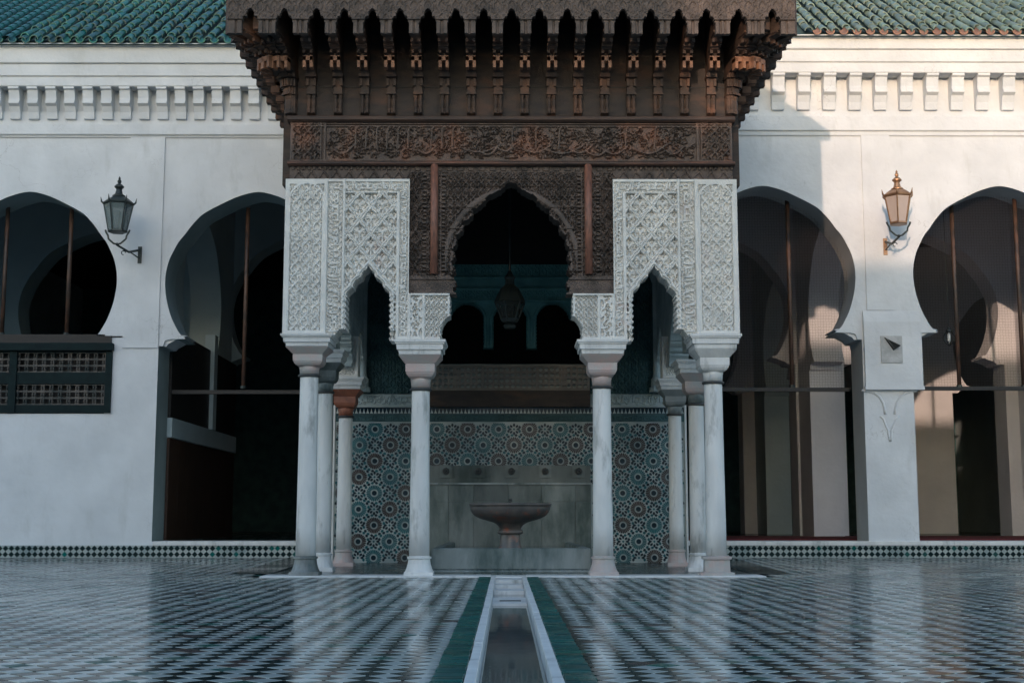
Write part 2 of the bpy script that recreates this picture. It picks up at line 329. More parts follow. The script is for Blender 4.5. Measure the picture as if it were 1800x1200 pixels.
def flourish(rl, s0, s1, t0, t1, seed, h=.02):
    """large cursive carving: interlaced curls, long sweeps and upright stems"""
    rd = random.Random(seed); B = t1-t0
    n = int((s1-s0)*(t1-t0)*420)
    for i in range(n):
        cx = rd.uniform(s0, s1); cy = rd.uniform(t0+B*.08, t1-B*.08); r = B*rd.uniform(.045, .125); a = rd.uniform(0, 6.3); sp = rd.uniform(2.5, 5.2)*rd.choice((-1, 1))
        pts = []
        for k in range(11):
            q = k/10; rr = r*(1-.55*q); pts.append((cx+rr*1.25*math.cos(a+sp*q), min(max(cy+rr*math.sin(a+sp*q), t0+B*.04), t1-B*.04)))
        rl.stroke(pts, B*rd.uniform(.022, .034), h*rd.uniform(.55, .8))
    x = s0+B*.2
    while x < s1-B*.4:
        tp = rd.random()
        if tp < .5: rl.stroke([(x, t0+B*.3), (x+B*.02, t1-B*.12), (x+B*.07, t1-B*.08)], B*.055, h); adv = .3
        else:
            y0 = t0+B*rd.uniform(.2, .35); Lx = B*rd.uniform(.5, 1.1)
            rl.stroke([(x+Lx*q, y0-B*.16*math.sin(math.pi*q)+B*.12*q) for q in np.linspace(0, 1, 9)], B*.06, h); adv = rd.uniform(.35, .6)
        x += B*adv

# ------------------------------------------------------------------ key distances
YF = 14.65      # row of the pavilion's front columns
YP = YF-.13     # face of its stucco and wood front
YB = 19.4       # face of the arcades
YT = 19.15      # face of the tiled fountain wall
S_F = F/(YB*math.cos(TILT))                # picture pixels per metre on the facade
XM = 0.0

# ================================================================== ground
FL_RISE0, FL_RISE1 = 15.2, YB
ZR = zf(979, YB-.03)
def floor_z(y): return 0.0 if y < FL_RISE0 else ZR*(y-FL_RISE0)/(FL_RISE1-FL_RISE0)
g = MB()
for x0, x1 in ((-900, -.205), (.15, 900)):
    g.add([(x0,-900,-.02),(x1,-900,-.02),(x1,FL_RISE0,-.02),(x0,FL_RISE0,-.02)], [(0,1,2,3)])
for x0, x1 in ((-900, -2.72), (2.72, 900)):
    g.add([(x0,FL_RISE0,-.02),(x1,FL_RISE0,-.02),(x1,YB,ZR-.02),(x0,YB,ZR-.02)], [(0,1,2,3)])
g.build('ground', M['grout'], kind='structure')
g2 = MB(); g2.add([(-900,YB,-.3),(900,YB,-.3),(900,1500,-.3),(-900,1500,-.3)], [(0,1,2,3)])
g2.build('far_ground', M['earth'], kind='structure')
cf = link('courtyard_floor', None, None, kind='structure')
# diagonal checker of glazed tiles
DG = .150; h2 = DG/2
CH_L, CH_R = -.345, .288       # outer edges of the green borders along the channel
cells = []
for j in range(int((4.6)/h2), int((YB+.0)/h2)):
    y = j*h2
    hw = 9.6
    for i in range(-int(hw/h2), int(hw/h2)+1):
        if (i+j) % 2: continue
        x = i*h2
        if CH_L < x < CH_R and y < 15.0: continue
        if y > 14.35 and abs(x) < 2.80: continue
        if y > YB-.1: continue
        cells.append((x, y, i, j))
def tile_kind(i, j):
    dark = i % 2 == 0
    q = random.random()
    if dark: return 1 if q < .80 else (2 if q < .92 else 3)
    return 0 if q < .985 else 3
tile_me = []
for k, mn in enumerate(('t_white', 't_dark', 't_green', 't_rust')):
    b = MB(); e = h2-.003; b.add([(e,0,-.012),(0,e,-.012),(-e,0,-.012),(0,-e,-.012)]+[((e-.004)*c, (e-.004)*s_, 0) for c, s_ in ((1,0),(0,1),(-1,0),(0,-1))],
          [(4,5,6,7),(0,1,5,4),(1,2,6,5),(2,3,7,6),(3,0,4,7)])
    tile_me.append(b.mesh('floor_tile', M[mn]))
cells_v = sorted([c for c in cells if c[1] > 5.06 and abs(c[0]) < c[1]*.385+.05], key=lambda c: c[1])
near = set((c[2], c[3]) for c in cells_v[:298])
V = []; Q = []; MI = []
for x, y, i, j in cells:
    k = tile_kind(i, j); tx, ty = random.gauss(0, .0018), random.gauss(0, .0045); dz = random.gauss(0, .0006)
    if (i, j) in near:
        link('floor_tile', tile_me[k], cf, (x, y, dz), (ty, tx, 0)); continue
    z = floor_z(y)+dz; sl = 0 if y < FL_RISE0 else ZR/(YB-FL_RISE0); o = len(V); e = h2-.003; e2 = e-.004
    for rr, zz in ((e, -.012), (e2, 0)):
        for c, s_ in ((1,0),(0,1),(-1,0),(0,-1)): V.append((x+rr*c, y+rr*s_, z+zz+rr*c*tx+rr*s_*(ty+sl)))
    for f in ((4,5,6,7),(0,1,5,4),(1,2,6,5),(2,3,7,6),(3,0,4,7)): Q.append([o+t for t in f]); MI.append(k)
link('tile_field', arrmesh('tile_field', V, Q, [M['t_white'], M['t_dark'], M['t_green'], M['t_rust']], MI), cf, kind='stuff')

# ================================================================== water channel
ch = link('water_channel', None, None, kind='structure')
CL, CR = -.170, .113          # inner faces of the marble curbs
bt = []
for k in range(3):
    b = MB(); b.bev(-.061, .061, -.0335, .0335, -.02, 0, .003); bt.append(b.mesh('border_tile', M['t_green']))
nb = 0
for side, xc in ((-1, (CH_L+CL-.045)/2), (1, (CH_R+CR+.045)/2)):
    y = 4.72
    while y < 14.38:
        nb += 1
        link('border_tile', bt[nb % 3], ch, (xc+random.gauss(0, .002), y, .006+random.gauss(0, .0008)), (random.gauss(0, .008), random.gauss(0, .012), random.gauss(0, .012)))
        y += .0705
for x0, x1 in ((CL-.045, CL), (CR, CR+.045)):
    y = 3.0
    while y < 14.35:
        L = random.uniform(.7, 1.1); y1 = min(y+L, 14.36)
        b = MB(); b.bev(x0+random.uniform(0,.002), x1, y+.002, y1-.002, -.22, .012+random.uniform(-.002,.003), .004); b.build('curb_stone', M['marble'], ch); y = y1
b = MB(); b.box(CL-.04, CR+.04, 2.9, 14.4, -.24, -.16); b.build('channel_bed', M['bed'], ch)
b = MB(); b.box(CL+.001, CR-.001, 13.75, 14.40, -.16, -.002); b.build('channel_head_slab', M['marble'], ch)
b = MB(); b.box(CL+.002, CR-.002, 13.05, 13.40, -.16, -.02); b.build('step_stone', M['marble'], ch)
b = MB(); b.box(CL+.003, CR-.003, 12.2, 12.62, -.16, -.03); b.build('step_stone', M['marble'], ch)
b = MB(); b.box(CL+.003, CR-.003, 10.6, 11.45, -.16, -.045); b.box(CL+.06, CR-.05, 10.9, 10.98, -.05, -.040, 1); b.build('outlet_slab', [M['marble'], M['lead']], ch)
b = MB(); b.box(CL+.0015, CR-.0015, 3.0, 14.3, -.159, -.062); b.build('water', M['water'], kind='structure')

# ================================================================== arcade buildings
PX = lambda v: v/S_F
PROFILE = [(-98, 124), (-90, 134), (-75, 143), (-58, 151), (-36, 158), (-15, 162), (5, 163.5), (25, 162), (45, 157), (61, 150), (78, 141), (92, 130), (105, 121), (117, 111), (128, 100), (137, 86), (145, 71), (153, 55), (160, 40), (165.5, 24), (168.8, 11), (170, 0)]
def arch_profile(zb, zfloor, sc=1.0, zb_low=None):
    """half width of the opening against height: jamb, impost, horseshoe"""
    pr = []
    zi = zb-PX(112)*sc
    pr += [(zfloor, PX(171)*sc), (zi-.001, PX(171)*sc), (zi, PX(163)*sc), (zi+PX(10)*sc, PX(160)*sc), (zb-PX(99.5)*sc, PX(150)*sc), (zb-PX(99)*sc, PX(124)*sc)]
    # refine the curve
    P = PROFILE; out = []
    for i in range(len(P)-1):
        p0 = P[max(i-1, 0)]; p1 = P[i]; p2 = P[i+1]; p3 = P[min(i+2, len(P)-1)]
        for t in (0, .25, .5, .75):
            f = lambda a, b, c, d: .5*((2*b)+(-a+c)*t+(2*a-5*b+4*c-d)*t*t+(-a+3*b-3*c+d)*t**3)
            out.append((f(p0[0], p1[0], p2[0], p3[0]), f(p0[1], p1[1], p2[1], p3[1])))
    out.append(P[-1])
    pr += [(zb+PX(a)*sc, PX(max(c, 0))*sc) for a, c in out]
    return pr
def arch_wall(mb, bays, prof, y0, y1, z0, ztop, m=0, mr=0):
    """solid wall between y0 and y1 with an opening in every bay (xc, xl, xr)"""
    za = prof[-1][0]
    for xc, xl, xr in bays:
        for s_, xe in ((-1, xl), (1, xr)):
            n = len(prof)
            for i in range(n-1):
                (za0, h0), (za1, h1) = prof[i], prof[i+1]
                a = (xc+s_*h0, za0); b = (xc+s_*h1, za1)
                mb.add([(xe,y0,za0),(a[0],y0,za0),(b[0],y0,za1),(xe,y0,za1)], [(0,1,2,3)], m)
                mb.add([(xe,y1,za0),(a[0],y1,za0),(b[0],y1,za1),(xe,y1,za1)], [(0,1,2,3)], m)
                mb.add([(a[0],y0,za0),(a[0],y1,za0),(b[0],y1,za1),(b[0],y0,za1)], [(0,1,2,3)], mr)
        mb.add([(xl,y0,za),(xr,y0,za),(xr,y0,ztop),(xl,y0,ztop)], [(0,1,2,3)], m)
        mb.add([(xl,y1,za),(xr,y1,za),(xr,y1,ztop),(xl,y1,ztop)], [(0,1,2,3)], m)
def wallmesh(mb, name, mats, parent, **k):
    me = bpy.data.meshes.new(name); me.from_pydata(mb.v, [], mb.f)
    for m_ in mats: me.materials.append(m_)
    me.polygons.foreach_set('material_index', mb.mi)
    return link(name, me, parent, **k)
ZG = zf(951, YB)            # gallery floor / sill level
ZTOP_L = zf(78, YB-.2); ZTOP_R = zf(61, YB-.2)
TH = .65
xa = lambda px, py=500: xf(px, py, YB)
def tile_band(parent, x0, x1, z0, z1, y):
    n = 4; s_ = (z1-z0)/n*1.0; hh = s_; b = MB()
    b.box(x0, x1, y, y+.05, -.05, z1, 0)
    i = 0; x = x0
    while x < x1:
        for j in range(0, n+1):
            if (i+j) % 2 or i % 2 == 0: continue
            zc = z0+j*s_; e = hh*.99
            zt, zb_ = min(zc+e, z1), max(zc-e, z0)
            k = 1 if (j % 2 == 1 or random.random() < .0) else 1
            pts = [(x-e, zc), (x, zb_), (x+e, zc), (x, zt)]
            if x-e < x0 or x+e > x1: continue
            b.add([(p, y-.004+random.gauss(0,.0006), q) for p, q in pts], [(0,1,2,3)], 1 if random.random() < .93 else 2)
        i += 1; x += s_
    o = b.build('tile_plinth', [M['z_white'], M['t_dark'], M['t_green']], parent, loc=rel(parent, (0,0,0))); o['kind'] = 'stuff'; return o

def facade(side):
    left = side < 0
    if left:
        root = thing('arcade_building', 'whitewashed arcade wing in full shade with deep green tiled roof and lattice window', 'building', (0, YB, 0))
        xcB, xcA = xa(450), xa(45); pier = (xcB+xcA)/2+PX(-12)
        bays = [(xcB, pier, -1.9), (xcA, xcA-(pier-xcA), pier)]; zb = zf(500, YB)
        far = bays[1][1]; bays.append((far-(pier-xcA), far-2*(pier-xcA), far)); xl_all = bays[-1][1]
        bands = [(77, 112, .27), (112, 135, .235), (135, 153, .21), (153, 220, .0), (220, 238, .055), (238, 243, .025)]
        inner = -2.2
    else:
        root = thing('arcade_building', 'whitewashed arcade wing lit by low sun under a faded green tiled roof', 'building', (0, YB, 0))
        xcC, xcD = xa(1345), xa(1765); pier = (xcC+xcD)/2+PX(8)
        bays = [(xcC, 1.9, pier), (xcD, pier, xcD+(xcD-pier))]; zb = zf(488, YB)
        far = bays[1][2]; bays.append((far+(xcD-pier), far, far+2*(xcD-pier))); xl_all = bays[-1][2]
        bands = [(59, 85, .27), (85, 108, .235), (108, 127, .21), (127, 203, .0), (203, 229, .055), (229, 238, .025)]
        inner = 2.2
    loc = (0, 0, 0)
    def L(mb, name, mats, **k):
        return mb.build(name, mats, root, loc=rel(root, (0,0,0)), **k)
    prof = arch_profile(zb, ZG)
    zt = zf(bands[-1][1], YB)
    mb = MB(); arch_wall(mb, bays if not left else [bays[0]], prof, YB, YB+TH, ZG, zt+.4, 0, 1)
    if left:      # the far bays are walled up below the lattice window
        zwin = zf(727, YB)
        profA = [(zwin, PX(158))]+[(z, h) for z, h in prof if z > zb-PX(98)]
        profA[0:1] = [(zwin, PX(150)), (zf(592, YB), PX(150)), (zf(591, YB), PX(132))]
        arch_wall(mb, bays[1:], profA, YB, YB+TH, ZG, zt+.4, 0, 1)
        for xc, xl, xr in bays[1:]:
            mb.box(xl, xr, YB, YB+TH, ZG, zwin)
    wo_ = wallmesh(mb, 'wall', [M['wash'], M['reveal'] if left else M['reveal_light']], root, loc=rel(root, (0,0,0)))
    x0, x1 = sorted((inner, xl_all))
    for a, b_, p in bands:
        if p <= 0: continue
        m_ = MB(); z1 = zf(a, YB-p); z0 = zf(b_, YB-p)
        m_.prism([(YB+.02, z0), (YB-p+.012, z0), (YB-p, z0+.012), (YB-p, z1-.002), (YB+.02, z1-.002)], x0, x1)
        L(m_, 'cornice_band', M['wash'])
    m_ = MB(); m_.box(x0, x1, YB+.04, YB+.12, zt, zf(bands[0][0], YB)-.01); L(m_, 'frieze_wall', M['wash'])
    # modillions
    zt0 = zf(bands[2][1], YB-.21); zb0 = zf(212 if left else 194, YB)
    H_ = zt0-zb0; wd = PX(19) if left else PX(22); pitch = PX(33.5) if left else PX(46.8)
    mid = zb0+H_*.46
    prof_m = [(.06, zt0+.04), (-.20, zt0+.04), (-.20, zt0-.03), (-.165, zt0-H_*.10), (-.135, mid+H_*.20), (-.13, mid+H_*.10), (-.155, mid+H_*.09), (-.155, mid+H_*.01), (-.10, mid-H_*.06), (-.065, zb0+H_*.22), (-.05, zb0+.01), (-.045, zb0), (.06, zb0)]
    mm = MB(); mm.prism([(y_, z_) for y_, z_ in prof_m], -wd/2, wd/2)
    me = mm.mesh('modillion', M['wash'])
    xs = xa((30.5 if left else 1366), 180)
    k0, k1 = (-12, 17) if left else (-4, 22)
    for k in range(k0, k1):
        x = xs+pitch*k
        if (left and x > -2.25) or (not left and x < 2.25): continue
        link('modillion', me, root, (x, 0, 0))
        if False: pass
    # pilasters that frame the recessed panels
    if left:
        m_ = MB(); m_.box(xa(220), xa(282), YB-.022, YB+.01, zf(612, YB), zt); L(m_, 'pilaster', M['wash'])
    else:
        m_ = MB(); m_.box(xa(1522), xa(1572), YB-.022, YB+.01, zf(545, YB), zt); L(m_, 'pilaster', M['wash'])
        xm0, xm1 = xa(1514), xa(1614)
        m_ = MB(); m_.prism([(YB+.01, zf(681, YB)), (YB-.06, zf(681, YB)), (YB-.06, zf(566, YB)), (YB-.022, zf(546, YB)), (YB+.01, zf(546, YB))], xm0, xm1)
        m_.box(xm0-.012, xm1+.012, YB-.075, YB+.01, zf(685, YB), zf(679, YB))
        L(m_, 'pier_block', M['wash'])
        # plaster relief below the block
        def raised(pts, r): m2.tube([(xa(px, py), YB+.002, zf(py, YB)) for px, py in pts], r, n=6)
        m2 = MB()
        raised([(1515,686),(1526,687),(1537,690),(1546,697),(1552,707),(1555,718),(1556,728)], .022); raised([(1612,686),(1601,687),(1592,690),(1583,697),(1577,707),(1574,718),(1573,728)], .022)
        raised([(1547,731),(1553,736),(1558,750),(1561,755),(1563,770),(1565,775)], .018); raised([(1581,731),(1575,736),(1570,750),(1567,755),(1567,768),(1565,775)], .018)
        L(m2, 'plaster_relief', M['wash'], smooth=True)
    # imposts under the horseshoes
    zi0, zi1 = zb-PX(112), zb-PX(99)
    for xc, xl, xr in (bays if not left else bays[:1]):
        for s_ in (-1, 1):
            m_ = MB(); xo = xc+s_*PX(173); xi = xc+s_*PX(158)
            pl = [(xo, zi0), (xi, zi0), (xc+s_*PX(154), zi0+.04), (xc+s_*PX(146), zi0+.075), (xc+s_*PX(136), zi1+.015), (xc+s_*PX(122), zi1+.045), (xc+s_*PX(128), zi1+.055), (xo, zi1+.055)]
            m_.prism(pl, YB+.03, YB+TH-.03, ax='y'); L(m_, 'impost', M['wash'])
    # sill ledge + plinth of tiles
    zp0, zp1 = ZR, zf(958, YB-.03)
    xin = -2.2 if left else 2.2
    xs0, xs1 = sorted((xin, xl_all))
    if left:
        xw = xa(270, 950)
        m_ = MB(); m_.bev(xw, xin, YB-.05, YB+TH, zp1, ZG+.004, .006); L(m_, 'sill', M['marble'])
        tile_band(root, xl_all, xin, zp0, zp1, YB-.02)
        m_ = MB(); m_.box(xl_all, xw, YB+.0, YB+.1, zp1, ZG); L(m_, 'wall_foot', M['wash'])
    else:
        m_ = MB(); m_.bev(xs0, xs1, YB-.05, YB+TH, zp1, ZG+.004, .006); L(m_, 'sill', M['marble'])
        tile_band(root, xs0, xs1, zp0, zp1, YB-.02)
    # roof
    py_e = 75 if left else 58
    YE = YB-.37; ze = zf(py_e, YE)+.01; sl = math.tan(R(32)); rm = M['roof_l'] if left else M['roof_r']
    m_ = MB(); pts = [(YE+.03, ze-.045), (YE+.03, ze-.02), (YB+6, ze-.02+sl*(YB+6-YE)), (YB+6, ze-.3+sl*(YB+6-YE)), (YB+.2, ze-.02)]
    m_.prism(pts, x0, x1); roof = m_.build('roof', M['roof_bed'], root, loc=rel(root, (0,0,0)))
    m_ = MB(); m_.prism([(YB+.1, zf(bands[0][0], YB-.27)-.05), (YB-.262, zf(bands[0][0], YB-.27)-.05), (YB-.268, ze-.05), (YE+.018, ze-.035), (YE+.018, ze-.022), (YB+.1, ze-.022)], x0, x1); L(m_, 'eave_wall', M['wash'])
    pit = PX(24.3 if left else 24.2); rr = pit*.33; ln = .235
    def barrel(flip=False, r0=rr, r1=rr*.74, l=ln+.05, t=.016):
        q = MB(); n = 7; ca = math.cos(math.atan(sl)); sa = math.sin(math.atan(sl)); vs = []
        for (yy, rad) in ((0, r0), (l, r1)):
            for rk in (rad, rad-t):
                for k in range(n+1):
                    a = math.pi*k/n; zz = rk*math.sin(a)*(-1 if flip else 1); xx = rk*math.cos(a)
                    vs.append((xx, yy*ca-zz*sa*.0, yy*sa+zz))
        N = n+1; fs = []
        for k in range(n):
            fs.append((k, k+1, 2*N+k+1, 2*N+k)); fs.append((N+k, 3*N+k, 3*N+k+1, N+k+1)); fs.append((k, N+k, N+k+1, k+1))
        q.add(vs, fs); return q.mesh('roof_tile', rm, smooth=False)
    bm_ = barrel(); pan = barrel(True, rr*1.02, rr*.95, ln)
    pan.materials.clear(); pan.materials.append(M['roof_l'] if left else M['terracotta'])
    xstart = xa(411, 70)-pit*.5 if left else xa(1402, 55)+pit*.5
    d = -1 if left else 1; cnt = 0; cs = math.cos(math.atan(sl)); sn = math.sin(math.atan(sl))
    rows_all = 24; mbs = MB()
    for c_ in range(0, 42):
        x = xstart+d*pit*c_
        for r_ in range(rows_all):
            yy = YE+ln*cs*r_; zz = ze+.02+ln*sn*r_+.002*r_
            rel_z = zz+rr-CZ; dep = yy*math.cos(TILT)+rel_z*math.sin(TILT); px = 889+F*x/dep
            pyv = 600-F*((rel_z*math.cos(TILT)-yy*math.sin(TILT))/dep)
            vis = pyv > -25 and -30 < px < 1830
            if vis and cnt < 296:
                cnt += 1; o = link('roof_tile', bm_, roof, (x+random.gauss(0, .009), yy+random.gauss(0, .012), zz+random.gauss(0, .004)), (0, random.gauss(0, .03), random.gauss(0, .045)))
            elif r_ < 16 and c_ < 36:
                pass
                for vi_off in (0,):
                    n = 5; vs = []
                    for y2, rad in ((0, rr), (ln+.03, rr*.84)):
                        for k in range(n+1):
                            a = math.pi*k/n; vs.append((x+rad*math.cos(a), yy+y2*cs, zz+y2*sn+rad*math.sin(a)))
                    mbs.add(vs, [(k, k+1, n+1+k+1, n+1+k) for k in range(n)])
        xp = x+pit*.5
        if c_ < 34: link('pan_tile', pan, roof, (xp-d*0, YE-.035, ze+.022), (0, random.gauss(0,.02), 0))
    o = wallmesh(mbs, 'tile_cover', [rm], roof); o['kind'] = 'stuff'
    return root, bays, pier, zb
left_b, baysL, pierL, zbL = facade(-1)
right_b, baysR, pierR, zbR = facade(1)

# lattice window in the left wing
wz0, wz1 = zf(727, YB), zf(590, YB); wx1 = xa(196, 650); wx0 = wx1-PX(300)
lw = thing('lattice_window', 'dark green wooden window rail with turned lattice panels set in the shaded white wall', 'window', ((wx0+wx1)/2, YB, wz0))
def LW(mb, name, m_, **k): return mb.build(name, m_, lw, loc=rel(lw, (0,0,0)), **k)
m_ = MB(); m_.bev(wx0, xa(201, 610), YB-.09, YB+.12, zf(617, YB), zf(604, YB), .012); LW(m_, 'top_rail', M['green_paint'])
m_ = MB(); m_.box(wx0, wx1-.01, YB-.03, YB+.14, zf(603.5, YB), zf(591, YB)); m_.box(wx0, wx1-PX(14), YB+.0, YB+.13, zf(590.5,YB), zf(588,YB)); LW(m_, 'cornice', M['wood_dark'])
for a, b_ in ((186, 197), (17, 30), (-150, -138)):
    m_ = MB(); m_.bev(xa(a, 660), xa(b_, 660), YB-.04, YB+.09, wz0+.01, zf(617.5, YB), .01); LW(m_, 'post', M['green_paint'])
for a, b_ in ((655, 675), (712, 726), (617.5, 620)):
    m_ = MB(); m_.box(wx0+.03, xa(186, 660), YB-.02, YB+.06, zf(b_, YB), zf(a, YB)); LW(m_, 'rail', M['green_paint'])
for row, (a, b_) in enumerate(((620, 654), (676, 711))):
    for pn, (pa, pb) in enumerate(((31, 183), (-136, 16))):
        m_ = MB(); zt_, zb_ = zf(a, YB), zf(b_, YB); n = 10; X0, X1 = xa(pa, 640), xa(pb, 640)
        for k in range(n+1):
            x = X0+(X1-X0)*k/n
            for q in (-1, 1):
                secs = []
                for t in range(13):
                    secs.append((zb_+(zt_-zb_)*t/12, .010 if t % 2 else .017))
                m_.loft(secs, n=5, c=(x+q*.018, YB+.02))
        for t in (0, .33, .66, 1):
            z = zb_+(zt_-zb_)*t; m_.box(X0, X1, YB+.008, YB+.032, z-.011, z+.011)
            for k in range(n+1):
                x = X0+(X1-X0)*k/n; m_.box(x-.03, x+.03, YB+.004, YB+.036, z-.02, z+.02)
        o = LW(m_, 'lattice_panel', M['lattice']); o['kind'] = 'stuff'
m_ = MB(); m_.box(wx0, wx1, YB+.12, YB+.2, wz0, zf(604, YB)); LW(m_, 'shutter_board', M['wood_dark'])

# ------------------------------------------------------------------ inner arcades, gallery
XLL, XRR = baysL[-1][1], baysR[-1][2]
gfl = MB(); gfl.box(XLL, XRR, YB+TH+.001, 36.8, ZG-.3, ZG-.004); gfl.build('gallery_floor', M['wet'], kind='structure')
XI = [2.05+3.93*k for k in range(3)]
def inner_row(Y, name_lab, sides, zb, th=.6, ztop=6.94, sc=1.08, mt='inner_wash'):
    root = thing('inner_arcade', name_lab, 'arcade', (0, Y, ZG))
    prof = arch_profile(zb, ZG, sc)
    mb = MB(); bays = []
    for s_ in sides:
        for k in range(3):
            xl, xr = s_*(1.9+3.95*k), s_*(1.9+3.95*(k+1)); xl, xr = min(xl, xr), max(xl, xr); bays.append(((xl+xr)/2, xl, xr))
    arch_wall(mb, bays, prof, Y, Y+th, ZG, ztop)
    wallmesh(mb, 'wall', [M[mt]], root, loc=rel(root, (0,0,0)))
    zi0, zi1 = zb-PX(112)*sc, zb-PX(99)*sc
    for xc, xl, xr in bays:
        for s_ in (-1, 1):
            m_ = MB(); q = lambda v: PX(v)*sc
            pl = [(xc+s_*q(173), zi0), (xc+s_*q(156), zi0), (xc+s_*q(150), zi0+.05), (xc+s_*q(140), zi0+.08), (xc+s_*q(122), zi1+.03), (xc+s_*q(128), zi1+.055), (xc+s_*q(173), zi1+.055)]
            m_.prism(pl, Y+.02, Y+th-.02, ax='y'); m_.build('impost', M[mt], root, loc=rel(root, (0,0,0)))
    return root
zb2 = zf(548, 24.9)
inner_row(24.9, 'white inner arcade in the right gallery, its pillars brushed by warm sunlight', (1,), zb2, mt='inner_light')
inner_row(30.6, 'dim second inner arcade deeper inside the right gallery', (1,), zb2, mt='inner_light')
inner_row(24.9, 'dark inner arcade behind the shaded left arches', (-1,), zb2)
# arches that run from the facade piers back to the inner rows
def cross_arch(x, y0, y1, lab, sc=1.0, mt='inner_wash', zb=None, th=.55):
    root = thing('cross_arch', lab, 'arch', (x, (y0+y1)/2, ZG))
    prof = arch_profile(zb or zbR, ZG, sc); mb = MB()
    arch_wall(mb, [(0, -(y1-y0)/2, (y1-y0)/2)], prof, -th/2, th/2, ZG, 6.94)
    mb.v = [(a, b_, c-ZG) for a, b_, c in mb.v]
    wallmesh(mb, 'wall', [M[mt]], root, rot=(0, 0, R(90)))
    return root
cross_arch(pierR+.10, YB+TH, 24.9, 'horseshoe cross arch behind the sundial pier', 1.05, zb=zb2-.25, mt='inner_light')
cross_arch(-(1.9+3.95)+.35, YB+TH, 24.9, 'horseshoe cross arch behind the shaded pier with the dark lantern', 1.05, zb=zb2-.25)
cross_arch(5.9+3.95, YB+TH, 24.9, 'horseshoe cross arch at the far edge of the sunlit gallery', 1.05, zb=zb2-.25, mt='inner_light')
cross_arch(5.95, 25.5, 30.6, 'horseshoe cross arch between the two inner rows of pillars', 1.0, zb=zb2-.25)
# low partition with a brown wooden panel in the shaded gallery
xpn = xf(303, 740, YB+TH+.02)
pt = thing('gallery_partition', 'white framed partition with a dark brown wooden panel receding inside the shaded arch', 'partition', (xpn, YB+TH, ZG))
z_a, z_b = zf(768, YB+TH), zf(734, YB+TH); z_c = zf(612, YB+TH)
def PT(mb, n_, mm): return mb.build(n_, mm, pt, loc=rel(pt, (0,0,0)))
m_ = MB(); m_.box(xpn-.10, xpn, YB+TH+.01, 24.85, z_a, z_b); PT(m_, 'beam', M['inner_wash'])
for k in range(8):
    m_ = MB(); ya = YB+TH+.01+k*.6; m_.bev(0, .59, -.02, .02, 0, z_a-ZG-.01, .01); 
    o = m_.build('panel_board', M['wood_panel'], pt, loc=rel(pt, (xpn-.05, ya, ZG)), ); o.rotation_euler = (0, 0, R(90))
m_ = MB(); m_.box(xpn-.08, xpn-.03, YB+TH+.01, 24.85, z_b, z_b+1.35); PT(m_, 'upper_screen', M['wood_dark'])
m_ = MB(); m_.box(xpn-.13, xpn+.04, YB+TH+2.6, YB+TH+2.85, z_b, 3.75); PT(m_, 'pier_strip', M['inner_wash'])
# gallery ceiling, back wall
m_ = MB(); m_.box(XLL, XRR, YB+TH, 36.8, 6.95, 7.1); m_.build('gallery_ceiling', M['wood_dark'], kind='structure')
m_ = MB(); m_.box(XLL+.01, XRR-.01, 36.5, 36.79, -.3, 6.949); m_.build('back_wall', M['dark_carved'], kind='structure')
for s_, x in ((-1, XLL), (1, XRR)):
    m_ = MB(); m_.box(x-.15, x+.15, YB+.01, 36.9, -.3, zf(90, YB)+.0); m_.build('gallery_end_wall', M['inner_wash'], kind='structure')
m_ = MB(); m_.bev(2.3, 13.5, YB+TH+.25, 24.6, ZG-.002, ZG+.02, .01); m_.build('carpet', M['carpet'], label='dark red carpet on the gallery floor behind the right arches', cat='carpet')

# ------------------------------------------------------------------ poles, rails and nets in the arches
YN = YB+.42
def pole(px, y0, y1, lab, pxb=None):
    x = xf(px, (y0+y1)/2, YN); m_ = MB(); z1, z0 = zf(y0, YN), zf(y1, YN)
    m_.tube([(0,0,0), (0,0,(z1-z0)*.5), (.0,0,z1-z0)], .033, n=8)
    o = m_.build('pole', M['rust'], None, smooth=True, loc=(x, YN, z0), label=lab, cat='pole', group='net poles in the arches')
    m_ = MB(); m_.loft([(-.0, .045), (.04, .045)], n=8, ph=.1); m_.build('collar', M['iron'], o)
    return o
pole(432, 366, 683, 'rusty pole in the shaded archway beside the pavilion')
pole(122, 352, 590, 'dark pole standing in the shaded arch above the lattice window')
pole(9, 352, 590, 'dark pole above the lattice window cut by the picture edge')
pole(1388, 345, 681, 'rusty pole in the right archway next to the pavilion')
pole(1679, 345, 681, 'sunlit rusty pole in the outer right arch beside the small hanging lantern')
pole(1791, 338, 681, 'rusty pole at the outermost edge of the sunlit arch')
def rail(pa, pb, py, lab):
    xa_, xb_ = xf(pa, py, YN), xf(pb, py, YN); m_ = MB(); m_.box(0, xb_-xa_, -.035, .035, -.028, .028)
    m_.build('rail', M['wood_dark'], None, loc=(xa_, YN-.0, zf(py, YN)-.028), label=lab, cat='rail')
rail(303, 560, 686, 'thin rail across the shaded archway beside the pavilion')
rail(1250, 1492, 681, 'horizontal rail across the right archway next to the pavilion')
rail(1610, 1850, 679, 'horizontal rail across the outer sunlit archway')
def net(xc, hw, z0, z1, lab):
    m_ = MB(); m_.add([(xc-hw, YN+.04, z0), (xc+hw, YN+.04, z0), (xc+hw, YN+.04, z1), (xc-hw, YN+.04, z1)], [(0,1,2,3)])
    m_.build('net', M['net'], None, label=lab, cat='net')
net(baysR[0][0], PX(165), zf(680, YB), zf(330, YB), 'fine bird net in the top of the arch next to the pavilion')
net(baysR[1][0], PX(165), zf(680, YB), zf(330, YB), 'fine bird net in the top of the outer sunlit arch')

